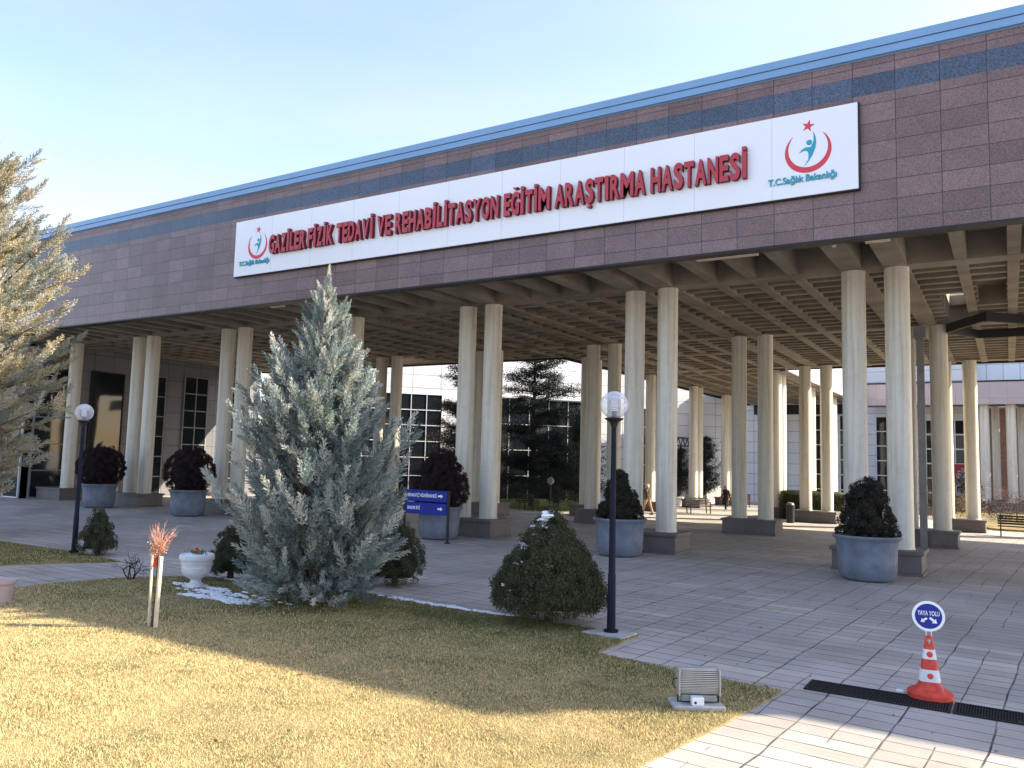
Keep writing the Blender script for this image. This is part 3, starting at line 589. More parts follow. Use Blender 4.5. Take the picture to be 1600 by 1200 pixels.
# ------------------------------------------------------------------ lettering
def text_mesh(txt, extrude=0.0, offset=0.0, space=1.0):
    cu_ = bpy.data.curves.new('t', 'FONT'); cu_.body = txt; cu_.extrude = extrude; cu_.offset = offset; cu_.space_character = space; cu_.resolution_u = 4
    o = bpy.data.objects.new('t', cu_); sc.collection.objects.link(o)
    dg = bpy.context.evaluated_depsgraph_get(); me = bpy.data.meshes.new_from_object(o.evaluated_get(dg))
    bpy.data.objects.remove(o); bpy.data.curves.remove(cu_); return me
_cap = text_mesh('H'); CAP = max(v.co.y for v in _cap.vertices) - min(v.co.y for v in _cap.vertices)
def put_text(txt, x0, x1, zb, cap, y_front, depth, m, parent, name='lettering', offset=0.0, space=1.0, side=None):
    """fit text between x0 and x1, baseline zb, capital height cap; local coordinates, facing -y"""
    me = text_mesh(txt, 0.5, offset, space); co = np.array([v.co[:] for v in me.vertices])
    a, c = co[:, 0].min(), co[:, 0].max(); V = np.zeros_like(co)
    V[:, 0] = x0 + (co[:, 0] - a) / (c - a) * (x1 - x0); V[:, 2] = zb + co[:, 1] / CAP * cap; V[:, 1] = y_front + (0.5 - co[:, 2]) * depth
    me.vertices.foreach_set('co', V.astype(np.float32).ravel()); me.update()
    me.materials.clear(); me.materials.append(m)
    if side:
        me.materials.append(side)
        me.polygons.foreach_set('material_index', [0 if abs(p.normal.y) > .9 else 1 for p in me.polygons])
    return link(name, me, parent)
sg = thing('hospital_sign', 'long white hospital name board with raised red lettering on the granite fascia', 'sign', (0, 19.46, 0))
b = MB(); b.box(-24.07, -2.77, -.13, -.012, 9.05, 11.10); b.build('board', M_board, sg, bevel=.01)
b = MB()
for x in np.linspace(-24.07, -2.77, 12)[1:-1]: b.box(x - .004, x + .004, -.1315, -.128, 9.06, 11.09)
b.build('panel_joint', mat('joint_grey', (0.45, 0.47, 0.52), .5), sg)
b = MB(); b.box(-24.07, -2.75, -.125, -.015, 9.02, 9.05); b.box(-2.77, -2.73, -.12, -.015, 9.05, 11.1); b.build('frame_trim', M_dark, sg)
WID = dict(I=.36, M=.92, W=1.0, V=.72, A=.72, T=.62, L=.52, F=.54, E=.56, S=.62, Z=.60, Y=.70, R=.64, B=.62, D=.66, G=.70, O=.70, N=.68, K=.66, H=.68)
BASE = {'İ': 'I', 'Ş': 'S', 'Ğ': 'G'}
def block_word(word, x0, x1, zb, cap, y_front, depth, parent):
    """each letter cut out on its own, dots, breve and cedilla added, all joined into one raised word"""
    ws = [WID[BASE.get(ch, ch)] for ch in word]; gap = .075; tot = sum(ws) + gap * (len(ws) - 1); k = (x1 - x0) / tot; x = x0; b = MB(); y0, y1 = y_front, y_front + depth
    for ch, w in zip(word, ws):
        W_ = w * k; base = BASE.get(ch, ch)
        if base == 'I': b.box(x + W_ * .14, x + W_ * .86, y0, y1, zb, zb + cap)
        else:
            me = text_mesh(base, .5, .040); co = np.array([v.co[:] for v in me.vertices]); a, c = co[:, 0].min(), co[:, 0].max(); lo_, hi = co[:, 1].min(), co[:, 1].max()
            o_ = .012 if base in 'SGO' else 0
            V = [(x + (p[0] - a) / (c - a) * W_, y0 + (.5 - p[2]) * depth, zb - o_ + (p[1] - lo_) / (hi - lo_) * (cap + 2 * o_)) for p in co]
            b.add(V, [tuple(p.vertices) for p in me.polygons]); bpy.data.meshes.remove(me)
        cx = x + W_ / 2
        if ch == 'İ': b.box(x + W_ * .14, x + W_ * .86, y0, y1, zb + cap * 1.045, zb + cap * 1.19)
        if ch == 'Ğ':
            r = W_ * .30; P_o = [(cx + r * math.cos(t), zb + cap * 1.20 + r * .62 * math.sin(t)) for t in np.linspace(PI, 2 * PI, 9)]; P_i = [(cx + r * .45 * math.cos(t), zb + cap * 1.21 + r * .18 * math.sin(t)) for t in np.linspace(2 * PI, PI, 9)]
            b.poly(P_o + P_i, y0, y1)
        if ch == 'Ş':
            s_ = cap * .1; b.poly([(cx - s_ * .35, zb - s_ * .12), (cx + s_ * .3, zb - s_ * .12), (cx + s_ * .2, zb - s_ * .6), (cx + s_ * .85, zb - s_ * 1.0), (cx + s_ * .7, zb - s_ * 1.75), (cx - s_ * .2, zb - s_ * 2.0), (cx - s_ * 1.0, zb - s_ * 1.75), (cx - s_ * .85, zb - s_ * 1.3), (cx - s_ * .1, zb - s_ * 1.5), (cx + s_ * .1, zb - s_ * 1.25), (cx - s_ * .5, zb - s_ * 1.0)], y0, y1)
        x += W_ + gap * k
    o = b.build('lettering', [M_red, M_redside], parent); o.data.polygons.foreach_set('material_index', [0 if abs(p.normal.y) > .9 else 1 for p in o.data.polygons]); return o
for w_, a, c in (('GAZİLER', -22.12, -20.33), ('FİZİK', -20.21, -19.05), ('TEDAVİ', -18.88, -17.28), ('VE', -17.11, -16.53), ('REHABİLİTASYON', -16.36, -12.48), ('EĞİTİM', -12.30, -10.78), ('ARAŞTIRMA', -10.62, -7.93), ('HASTANESİ', -7.78, -5.27)):
    block_word(w_, a, c, 9.67, .67, -.27, .14, sg)
def emblem(cx, cz, r, cap_y, x0, x1, parent):
    root = MB(); y = -.134
    # crescent opening upwards
    o_ = []; i_ = []
    for k in range(41):
        t = math.radians(-235 + 290 * k / 40 * 1.0); t = math.radians(128 + (412 - 128) * k / 40)
        o_.append((cx + r * math.cos(t), cz + r * math.sin(t)))
    for k in range(41):
        s = k / 40; t = math.radians(412 - (412 - 128) * s); th = math.sin(PI * s) ** .8 * .26 * r
        i_.append((cx + (r - th) * math.cos(t), cz + (r - th) * math.sin(t) + .0))
    for k in range(40):
        a, bq = o_[k], o_[k + 1]; c, d = i_[40 - k - 1], i_[40 - k]
        root.add([(a[0], y, a[1]), (bq[0], y, bq[1]), (c[0], y, c[1]), (d[0], y, d[1])], [(0, 1, 2, 3)])
    cr0 = root.build('crescent', M_emred, parent)
    st = MB(); sx, sz = cx + .02 * r, cz + 1.15 * r; pts = []
    for k in range(10):
        t = math.radians(90 + 36 * k - 14); rr = (.30 if k % 2 == 0 else .115) * r; pts.append((sx + rr * math.cos(t), y, sz + rr * math.sin(t)))
    st.add([(sx, y, sz)] + pts, [(0, 1 + k, 1 + (k + 1) % 10) for k in range(10)]); st.build('star', M_emred, parent)
    fg = MB(); y2 = y - .001
    def quad(ps): fg.add([(cx + px_ * r, y2, cz + pz_ * r) for px_, pz_ in ps], [tuple(range(len(ps)))])
    right = [(.22, .88), (.33, .62), (.36, .35), (.32, .08), (.20, -.22), (.03, -.48), (-.20, -.72)]
    left = [(.22, .88), (.25, .60), (.23, .38), (.12, .16), (.02, -.10), (.02, -.38), (-.20, -.72)]
    for k in range(6): quad([left[k], right[k], right[k + 1], left[k + 1]] if k not in (0, 5) else ([left[0], right[1], left[1]] if k == 0 else [left[5], right[5], right[6]]))
    quad([(.12, .16), (-.10, .18), (-.26, .10), (-.40, -.06), (-.20, .02), (-.06, .02), (.02, -.10)])
    hd = [(.06 + .125 * math.cos(2 * PI * k / 20), .38 + .125 * math.sin(2 * PI * k / 20)) for k in range(20)]; quad(hd)
    fg.build('figure', M_teal, parent)
    put_text('T.C.Sağlık Bakanlığı', x0, x1, cap_y, .155, -.16, .03, M_teal, parent, 'caption', offset=.02)
emblem(-3.87, 10.13, .53, 9.40, -4.79, -3.23, sg); emblem(-22.85, 10.10, .50, 9.42, -23.78, -22.2, sg)

# ------------------------------------------------------------------ foliage
def rotz_to(d):
    """matrices taking +z to each unit vector d, random roll"""
    d = d / np.linalg.norm(d, axis=1, keepdims=True); a = RS.randn(len(d), 3); u = np.cross(a, d); u /= np.linalg.norm(u, axis=1, keepdims=True); v = np.cross(d, u)
    return np.stack([u, v, d], 2)
def spray(n1=26, n2=8, wide=.29, thin=.019, ang=40, rs=None):
    """feathery plume along +z, length 1: triangles"""
    T = []
    def tri(p, d, l, w):
        a = RS.randn(3); u = np.cross(a, d); u /= np.linalg.norm(u) + 1e-9
        T.append([p - u * w / 2, p + u * w / 2, p + d * l])
    z = np.array([0, 0, 1.0])
    for i in range(n1):
        t = .04 + .94 * i / n1; ph = i * 2.4 + RS.rand() * .6; an = math.radians(ang * RS.uniform(.75, 1.15) * (1 - .35 * t))
        l = wide * (1 - t) ** .65 * RS.uniform(.7, 1.1) + .06; d = np.array([math.cos(ph) * math.sin(an), math.sin(ph) * math.sin(an), math.cos(an)]); p = z * t
        tri(p, d, l, thin * .8)
        for j in range(n2):
            s = .12 + .85 * j / n2; q = p + d * l * s; e = d + RS.randn(3) * .42; e /= np.linalg.norm(e)
            tri(q, e, l * .40 * (1.15 - s * .6) + .025, thin * 1.5)
    tri(z * .9, z, .16, thin)
    return np.array(T)
def instance(T, pos, dirs, scl):
    """T (k,3,3) -> (n*k*3,3)"""
    R = rotz_to(dirs); n = len(pos)
    V = np.einsum('nij,kvj->nkvi', R, T) * scl[:, None, None, None] + pos[:, None, None, :]
    return V
SPR = [spray() for _ in range(5)]
SPRL = [spray(16, 5, .40, .040) for _ in range(3)]
def interp(prof, z): return np.interp(z, [p[0] for p in prof], [p[1] for p in prof])
def conifer(name, label, loc, H, prof, nb, per, slen, up, palette, group=None, cat='tree', sprs=None, tilt=(0, 0), droop=0.0, wfac=.55, cone_bias=1.0, trunk_r=.12, extra=None, z0=.15, vary=.2):
    root = thing(name, label, cat, loc, 0, group); sprs = sprs or SPR
    tb = MB(); tb.tube([(0, 0, -.1), (tilt[0] * .3, tilt[1] * .3, H * .3), (tilt[0] * .7, tilt[1] * .7, H * .7), (tilt[0], tilt[1], H * .97)], [trunk_r, trunk_r * .75, trunk_r * .4, .012], 10)
    tb.build('trunk', M_bark, root, smooth=True)
    pos = []; dr = []; sc_ = []; bb = MB(); ncol = []
    for i in range(nb):
        z = z0 + (H - z0) * (1 - (1 - RS.rand()) ** cone_bias) * .97; R = interp(prof, z) * RS.uniform(.98 - vary, 1.04)
        if RS.rand() < .18: R = R * RS.uniform(1.15, 1.42) + .10 * (z / H > .35)
        ph = RS.rand() * 2 * PI; el = math.radians(up(z / H) + RS.uniform(-9, 9)); out = np.array([math.cos(ph), math.sin(ph), 0])
        L_ = R / max(math.cos(el), .25); dvec = out * math.cos(el) + np.array([0, 0, math.sin(el)])
        base = np.array([tilt[0] * z / H, tilt[1] * z / H, z - L_ * math.sin(el) * .75]); base[2] = max(base[2], .12)
        bb.tube([tuple(base), tuple(base + dvec * L_ * .8)], [.022 * L_ / 1.5 + .006, .004], 4, caps=False)
        for j in range(per):
            t = .32 + .62 * (j + RS.rand() * .8) / per; q = base + dvec * L_ * t + np.array([0, 0, -droop * t * t * L_])
            e = dvec * wfac + RS.randn(3) * .34 + np.array([0, 0, .30]); s = slen * (1.12 - .45 * t) * RS.uniform(.75, 1.2) * min(1, .20 + R * .95)
            pos.append(q); dr.append(e); sc_.append(s); ncol.append(t)
        pos.append(base + dvec * L_ * .82 + np.array([0, 0, -droop * L_ * .7])); dr.append(dvec + np.array([0, 0, .25])); sc_.append(slen * 1.12 * min(1, .22 + R * .9)); ncol.append(1)
    if extra is not None:
        for q, e, s in extra: pos.append(np.array(q, float)); dr.append(np.array(e, float)); sc_.append(s); ncol.append(1)
    pos = np.array(pos); dr = np.array(dr); sc_ = np.array(sc_); ncol = np.array(ncol)
    bb.build('branches', M_bark, root)
    Vs = []; Cs = []
    idx = RS.randint(0, len(sprs), len(pos))
    for s in range(len(sprs)):
        k = idx == s
        if not k.any(): continue
        V = instance(sprs[s], pos[k], dr[k], sc_[k]); n, m = V.shape[:2]
        base = np.array(palette)[RS.randint(0, len(palette), n)]
        c = base[:, None, :] * RS.uniform(.78, 1.2, (n, m))[:, :, None]
        Vs.append(V.reshape(-1, 3)); Cs.append(np.repeat(c[:, :, None, :], 3, 2).reshape(-1, 3))
    V = np.concatenate(Vs); C = np.concatenate(Cs)
    npmesh('crown', V, 3, C, M_foilt, root)
    return root
PAL_BLUE = [(0.33, 0.385, 0.36), (0.47, 0.50, 0.455), (0.21, 0.27, 0.265), (0.60, 0.60, 0.54), (0.14, 0.185, 0.185), (0.28, 0.34, 0.33)]
PAL_GOLD = [(0.48, 0.44, 0.32), (0.36, 0.37, 0.30), (0.58, 0.51, 0.35), (0.24, 0.27, 0.23), (0.44, 0.38, 0.24), (0.50, 0.50, 0.44)]
top = [((.0, 0, 4.9 + .11 * i), (RS.randn() * .2, RS.randn() * .2, 1), .26 - .012 * i) for i in range(8)] + [((0, 0, 5.62), (0.02, 0, 1), .38), ((0, 0, 5.9), (0.0, 0.03, 1), .30)]
for k in range(110):
    a = RS.rand() * 2 * PI; r = RS.uniform(.25, 1.05); top.append(((r * math.cos(a), r * math.sin(a), RS.uniform(.10, .42)), (math.cos(a) * 1.1, math.sin(a) * 1.1, RS.uniform(.15, .8)), RS.uniform(.32, .5)))
conifer('blue_cypress', 'tall silvery blue cypress with feathery sprays standing in the middle of the lawn', (-10.67, 10.71, 0), 5.9,
        [(0, .80), (.5, 1.34), (1.2, 1.56), (2.1, 1.46), (2.8, 1.22), (3.5, .90), (4.2, .56), (4.9, .28), (5.4, .10), (6.0, .0)],
        380, 7, .62, lambda t: 40 + 24 * t - 42 * max(0, 1 - t / .13), PAL_BLUE, tilt=(.0, .0), extra=top, trunk_r=.13, cone_bias=1.1, vary=.30)
conifer('golden_cypress', 'large sunlit golden grey cypress reaching into the picture at the left edge', (-26.7, 10.6, 0), 12.0,
        [(0.3, .8), (1.0, 2.2), (2, 3.2), (3.4, 3.9), (4.7, 4.3), (5.8, 5.0), (6.6, 4.2), (8, 4.2), (9, 2.8), (10, 2.7), (11, 1.9), (12.0, .1)],
        640, 8, .80, lambda t: 12 + 34 * t, PAL_GOLD, trunk_r=.24, cone_bias=1.0, wfac=.8, vary=.45)

def leafball(name, V0, nrm, size, pal, parent, jit=.35, aspect=.55, matl=None):
    """quads of leaf size at points V0, roughly facing nrm"""
    n = len(V0); d = nrm + RS.randn(n, 3) * jit; d /= np.linalg.norm(d, axis=1, keepdims=True)
    t = np.cross(RS.randn(n, 3), d); t /= np.linalg.norm(t, axis=1, keepdims=True); b_ = np.cross(d, t)
    s = size * RS.uniform(.6, 1.3, n)[:, None]; w = s * aspect
    V = np.stack([V0 - t * w * .5, V0 + b_ * s * .45 + d * s * .05, V0 + t * w * .5 + d * s * .15, V0 - b_ * s * .45], 1)
    c = np.array(pal)[RS.randint(0, len(pal), n)] * RS.uniform(.7, 1.25, n)[:, None]
    return npmesh(name, V.reshape(-1, 3), 4, np.repeat(c[:, None, :], 4, 1).reshape(-1, 3), matl or M_foil, parent)
def tufty(prof, H, n, lump=.10, seed=0, z0=0.0, squash=(1, 1), depth=.16, clumps=220, cr=.13):
    """points in clumps over a lumpy surface of revolution; returns points and outward normals"""
    rs = np.random.RandomState(seed)
    zc = z0 + (H - z0) * (rs.rand(clumps * 3)); rr = interp(prof, zc); keep = rs.rand(len(zc)) < np.clip(rr / max(p[1] for p in prof) + .12, 0, 1)
    zc = zc[keep][:clumps]; rr = rr[keep][:clumps]; ph = rs.rand(len(zc)) * 2 * PI; off = rs.uniform(-lump, lump * .7, len(zc))
    cc = np.stack([np.cos(ph) * (rr + off) * squash[0], np.sin(ph) * (rr + off) * squash[1], zc], 1)
    k = rs.randint(0, len(cc), n); d = rs.randn(n, 3); d /= np.linalg.norm(d, axis=1, keepdims=True)
    outw = cc[k].copy(); outw[:, 2] = 0; outw /= np.linalg.norm(outw, axis=1, keepdims=True) + 1e-6
    d = d + outw * .8 + np.array([0, 0, .35]); d /= np.linalg.norm(d, axis=1, keepdims=True)
    r = cr * rs.uniform(.55, 1.0, n)[:, None] * rs.uniform(.8, 1.3, len(cc))[k][:, None]
    return cc[k] + d * r, d
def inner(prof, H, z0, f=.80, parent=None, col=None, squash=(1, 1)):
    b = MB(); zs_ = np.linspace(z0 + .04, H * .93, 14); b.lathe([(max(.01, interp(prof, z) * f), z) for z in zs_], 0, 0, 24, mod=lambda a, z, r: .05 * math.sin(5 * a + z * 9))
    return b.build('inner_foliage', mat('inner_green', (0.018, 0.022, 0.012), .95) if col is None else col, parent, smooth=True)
PAL_DW = [(0.040, 0.052, 0.022), (0.056, 0.064, 0.026), (0.032, 0.042, 0.020), (0.074, 0.074, 0.034), (0.066, 0.056, 0.030)]
def dwarf(label, loc, H, prof, n, clumps, seed, snow=False, cr=.13):
    t = thing('dwarf_spruce', label, 'shrub', loc, group=None)
    b = MB(); b.tube([(0, 0, -.05), (.01, 0, H * .35), (0, .01, H * .8)], [.075, .06, .02], 10); b.build('trunk', M_barkd, t, smooth=True)
    P, D = tufty(prof, H, n, seed=seed, z0=prof[0][0], clumps=clumps, cr=cr); 
    leafball('foliage', P, D, .032, PAL_DW, t, jit=.7, aspect=.5)
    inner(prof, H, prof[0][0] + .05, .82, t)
    if snow:
        s = MB(); rs = np.random.RandomState(5)
        spots = [(-.50, 1.66, .13), (-.40, 1.74, .12), (-.60, 1.56, .11), (-.30, 1.78, .10), (-.72, 1.42, .06), (-.45, 1.60, .09), (-.9, 1.20, .05), (-.62, 1.22, .06), (-1.02, 1.02, .05), (-.7, .98, .045), (-.6, .96, .04), (-.52, 1.0, .035), (-.05, .98, .05), (-.85, .62, .055), (-.75, .55, .04), (0.02, 1.45, .035), (-1.1, .42, .04), (-.45, .86, .035)]
        u = Vector((.852, .523, 0)); w_ = Vector((.523, -.852, 0))
        for a, z, r in spots:
            R = interp(prof, z); x = max(-R * .92, min(R * .92, a * .95 if z > 1.4 else a * .9)); dep = math.sqrt(max(R * R - x * x, .001))
            p = u * x + w_ * dep * .98
            for q in range(4):
                o3 = rs.randn(3) * r * .55; rr = r * rs.uniform(.4, .8)
                V = []; nn = 7
                for i in range(5):
                    th = PI * i / 4
                    for j in range(nn): V.append((p.x + o3[0] + rr * math.sin(th) * math.cos(2 * PI * j / nn) * rs.uniform(.8, 1.2), p.y + o3[1] + rr * math.sin(th) * math.sin(2 * PI * j / nn), z + .03 + o3[2] * .4 + rr * .5 * math.cos(th)))
                s.add(V, [(i * nn + j, i * nn + (j + 1) % nn, (i + 1) * nn + (j + 1) % nn, (i + 1) * nn + j) for i in range(4) for j in range(nn)])
        tag(s.build('snow', M_snow, t, smooth=True), kind='stuff')
    return t
dwarf('broad dark green dwarf spruce dusted with snow, beside the near lamp post', (-6.58, 12.0, 0), 1.85, [(.20, .42), (.30, .78), (.48, .86), (.72, .76), (1.0, .60), (1.3, .40), (1.55, .19), (1.75, .04), (1.85, .0)], 95000, 640, 3, True)
dwarf('small narrow dwarf spruce beside the left lamp post', (-19.59, 12.1, 0), 1.15, [(.10, .25), (.22, .40), (.4, .38), (.6, .29), (.9, .17), (1.1, .08), (1.15, .03)], 14000, 130, 4, cr=.09)
dwarf('slender dwarf spruce between the white urn and the tall blue cypress', (-14.05, 11.65, 0), 1.16, [(.12, .22), (.25, .42), (.45, .40), (.7, .28), (.95, .16), (1.12, .07), (1.16, .03)], 14000, 130, 6, cr=.09)
dwarf('rounded dwarf spruce half hidden behind the right side of the blue cypress', (-11.0, 13.35, 0), 1.36, [(.10, .35), (.25, .50), (.55, .52), (.85, .42), (1.1, .26), (1.3, .12), (1.36, .03)], 20000, 170, 8, cr=.11)

# ------------------------------------------------------------------ planters with clipped trees
def make_planter():
    t = thing('planter', '', 'planter', (0, 0, 0), 0, 'large blue grey planters in front of the columns')
    fl = lambda a, z, r: (.010 * abs(math.sin(a * 14)) if .16 < z < .80 else 0)
    b = MB(); b.lathe([(.50, 0), (.58, .04), (.625, .10), (.64, .17), (.648, .18), (.665, .50), (.685, .82), (.70, .85), (.705, .93), (.73, .97), (.775, 1.01), (.785, 1.05), (.765, 1.075), (.735, 1.07), (.70, 1.0), (.69, .93)], 0, 0, 112, mod=fl)
    b.build('pot', M_pot, t, smooth=True)
    b = MB(); b.lathe([(.05, .955), (.4, .965), (.70, .95)], 0, 0, 32, mod=lambda a, z, r: 0); b.build('soil', M_soil, t)
    return t
PAL_MAR = [(0.030, 0.010, 0.014), (0.020, 0.010, 0.012), (0.042, 0.014, 0.018), (0.014, 0.012, 0.010)]
PAL_BRN = [(0.026, 0.024, 0.016), (0.018, 0.022, 0.014), (0.040, 0.026, 0.020), (0.030, 0.030, 0.018)]
pl0 = make_planter()
def topiary(label, loc, H, prof, pal, seed, n=26000, clumps=200, size=.05, cr=.12, lump=.08, squash=(1, 1), name='clipped_shrub', lumpy=False):
    t = thing(name, label, 'shrub', loc)
    b = MB(); b.tube([(0, 0, -.1), (0, 0, H * .7)], [.05, .03], 8); b.build('trunk', M_barkd, t)
    P, D = tufty(prof, H, n, lump=lump, seed=seed, z0=prof[0][0], clumps=clumps, cr=cr, squash=squash)
    leafball('foliage', P, D, size, pal, t, jit=.6, aspect=.6)
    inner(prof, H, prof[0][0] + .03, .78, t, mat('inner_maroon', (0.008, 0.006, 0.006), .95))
    return t
BALL = lambda R, H: [(0, R * .45), (H * .15, R * .82), (H * .35, R), (H * .55, R * .97), (H * .75, R * .76), (H * .92, R * .40), (H, .05)]
specs = [(0, -3.0, 21.45, 'blue grey planter nearest the right edge, holding a ragged dark shrub', 'ragged dark shrub with an uneven top in the rightmost planter', 1.42, [(0, .38), (.15, .58), (.35, .50), (.6, .42), (.85, .36), (1.1, .28), (1.3, .16), (1.42, .04)], PAL_BRN, .14, .14),
         (1, -9.62, 21.7, 'blue grey planter partly behind the near lamp post', 'narrow dark pyramidal shrub in the planter behind the near lamp post', 1.40, [(0, .40), (.2, .52), (.45, .45), (.75, .33), (1.0, .24), (1.25, .12), (1.40, .03)], PAL_BRN, .12, .12),
         (2, -16.13, 21.75, 'blue grey planter behind the blue direction sign', 'deep maroon rounded shrub in the planter behind the blue direction sign', 1.95, [(0, .5), (.3, .82), (.7, .86), (1.1, .72), (1.5, .48), (1.8, .22), (1.95, .04)], PAL_MAR, .08, .13),
         (3, -22.6, 21.6, 'blue grey planter hidden behind the tall blue cypress', 'deep maroon shrub hidden behind the tall blue cypress', 1.85, BALL(.86, 1.85), PAL_MAR, .06, .12),
         (4, -28.89, 21.6, 'second blue grey planter from the left, holding a maroon ball shrub', 'deep maroon ball shrub in the second planter from the left', 1.85, BALL(.92, 1.85), PAL_MAR, .06, .12),
         (5, -35.18, 21.6, 'leftmost blue grey planter, just right of the left lamp post', 'deep maroon ball shrub in the leftmost planter', 1.88, BALL(.95, 1.88), PAL_MAR, .06, .12)]
for i, x, y, pl, tl, H, prof, pal, lump, crr in specs:
    o = pl0 if i == 0 else copy_tree(pl0); o.location = (x, y, 0); o['label'] = pl; o.rotation_euler[2] = i * .7
    topiary(tl, (x, y, .98), H, prof, pal, 20 + i, lump=lump, cr=crr, clumps=150 if i < 2 else 260, n=36000 if i < 2 else 46000, size=.042 if i < 2 else .040)

# ------------------------------------------------------------------ street lamps
def make_lamp():
    t = thing('street_lamp', '', 'lamp', (0, 0, 0), 0, 'globe lamps on dark posts by the lawn')
    b = MB(); b.tube([(0, 0, 0), (0, 0, .06), (0, 0, .07), (0, 0, .9), (0, 0, .92), (0, 0, 3.30)], [.115, .115, .068, .062, .055, .038], 20); b.build('post', M_navy, t, smooth=True)
    b = MB(); b.lathe([(.045, 3.22), (.06, 3.27), (.075, 3.30), (.15, 3.345), (.155, 3.36), (.07, 3.372)], 0, 0, 32); b.build('globe_cap', M_dark, t, smooth=True)
    b = MB(); r = .222; cz = 3.35 + r; pr = [(max(.002, r * math.sin(PI * k / 24)), cz - r * math.cos(PI * k / 24)) for k in range(2, 25)]
    b.lathe(pr, 0, 0, 40); b.build('globe', M_globe, t, smooth=True)
    b = MB(); b.lathe([(.035, 3.36), (.035, 3.46), (.03, 3.465)], 0, 0, 20); b.build('socket', M_dark, t, smooth=True)
    b = MB()
    for k in range(6): b.lathe([(.075 - k * .002, 3.475 + k * .028), (.070 - k * .002, 3.480 + k * .028), (.056, 3.492 + k * .028)], 0, 0, 24)
    b.lathe([(.062, 3.64), (.15, 3.70), (.02, 3.725)], 0, 0, 32)
    b.build('louvre', M_board, t, smooth=True)
    return t
lp = make_lamp(); lp.location = (-5.36, 11.81, 0.02); lp['label'] = 'globe lamp on a dark post beside the broad snow dusted dwarf spruce'
l2 = copy_tree(lp); l2.location = (-20.32, 11.92, 0.02); l2['label'] = 'globe lamp on a dark post at the left, beside a small narrow dwarf spruce'
b = MB(); b.add([(x, y, z) for z in (.0, .05) for x, y in ((-5.75, 11.55), (-5.02, 11.5), (-4.99, 11.98), (-5.6, 11.97))], [(0, 3, 2, 1), (4, 5, 6, 7), (0, 1, 5, 4), (1, 2, 6, 5), (2, 3, 7, 6), (3, 0, 4, 7)])
tag(b.build('lamp_footing', M_concpad, bevel=.01), 'pale concrete footing under the near lamp post', 'footing')

# ------------------------------------------------------------------ traffic cone with round sign
tc_ = thing('traffic_cone', 'orange red and white traffic cone beside the drain grate', 'traffic cone', (-.875, 11.06, 0), math.radians(8))
def ring_sq(r, z, n=32, pw=5.0, sx=1.0):
    V = []
    for k in range(n):
        a = 2 * PI * (k + .5) / n; c, s = math.cos(a), math.sin(a); q = (abs(c) ** pw + abs(s) ** pw) ** (-1 / pw); V.append((r * q * c * sx, r * q * s, z))
    return V
def loft(b, rings, mi=0):
    n = len(rings[0]); V = [p for r in rings for p in r]
    b.add(V, [(i * n + k, i * n + (k + 1) % n, (i + 1) * n + (k + 1) % n, (i + 1) * n + k) for i in range(len(rings) - 1) for k in range(n)] + [tuple(range(n - 1, -1, -1)), tuple((len(rings) - 1) * n + k for k in range(n))], mi)
b = MB(); loft(b, [ring_sq(.225, 0, pw=2.6, sx=1.04), ring_sq(.238, .012, pw=2.6, sx=1.04), ring_sq(.238, .062, pw=2.6, sx=1.04), ring_sq(.205, .085, pw=2.6, sx=1.04), ring_sq(.145, .11), ring_sq(.122, .16)]); b.build('base', M_cone, tc_, smooth=True)
cr_at = lambda z: .134 - (.134 - .036) * (z - .09) / (.715 - .09)
b = MB(); loft(b, [ring_sq(cr_at(z), z, pw=3.6) for z in (.10, .715)]); b.build('body', M_cone, tc_, smooth=True)
for z0_, z1_ in ((.20, .335), (.455, .565)):
    b = MB(); loft(b, [ring_sq(cr_at(z0_) + .003, z0_, pw=3.6), ring_sq(cr_at(z1_) + .003, z1_, pw=3.6)]); w = b.build('white_band', M_conew, tc_, smooth=True)
    zc = (z0_ + z1_) / 2; b = MB(); rr = .033; yy = -cr_at(zc) * 1.0 - .008
    b.add([(rr * math.cos(2 * PI * k / 24), yy - (zc - zc) + (rr * math.sin(2 * PI * k / 24)) * .14, zc + rr * math.sin(2 * PI * k / 24)) for k in range(24)], [tuple(range(24))]); b.build('red_dot', M_cone, w)
b = MB(); zc = .655; yy = -cr_at(zc) - .007
b.add([(x, yy + (z - zc) * .14, z) for x, z in ((-.022, .662), (-.018, .678), (0, .685), (.018, .678), (.022, .662), (.008, .656), (.006, .63), (-.006, .63), (-.008, .656))], [tuple(range(9))]); b.build('emblem', mat('grey_emblem', (0.36, 0.33, 0.28), .5), tc_)
rs_ = thing('round_sign', 'round blue pedestrian way sign with white rim fixed on top of the traffic cone', 'sign', (-.875, 11.06, 0), math.radians(10))
b = MB(); b.box(-.035, -.022, -.004, .004, .70, .80); b.box(.022, .035, -.004, .004, .70, .80); b.box(-.035, .035, -.005, .005, .70, .715); b.build('stem', M_alu, rs_)
def disc(r, z, y0, y1, n=48):
    b = MB(); b.poly([(r * math.cos(2 * PI * k / n), z + r * math.sin(2 * PI * k / n)) for k in range(n)], y0, y1); return b
disc(.178, .945, -.010, .010).build('rim', M_board, rs_); disc(.147, .945, -.013, -.0095).build('face', M_signblue, rs_)
put_text('YAYA YOLU', -.118, .118, .955, .052, -.0165, .003, M_white, rs_, offset=.012)
def arrow(b, cx, cz, ang, s, y):
    P = [(-1, -.28), (.1, -.28), (.1, -.68), (1, 0), (.1, .68), (.1, .28), (-1, .28)]; c, t = math.cos(ang), math.sin(ang)
    b.add([(cx + (x * c - z * t) * s, y, cz + (x * t + z * c) * s) for x, z in P], [(0, 1, 5, 6), (2, 3, 4), (1, 2, 4, 5)])
b = MB(); arrow(b, -.052, .898, math.radians(215), .042, -.0145); arrow(b, .052, .898, math.radians(-38), .050, -.0145); b.build('arrow', M_white, rs_)
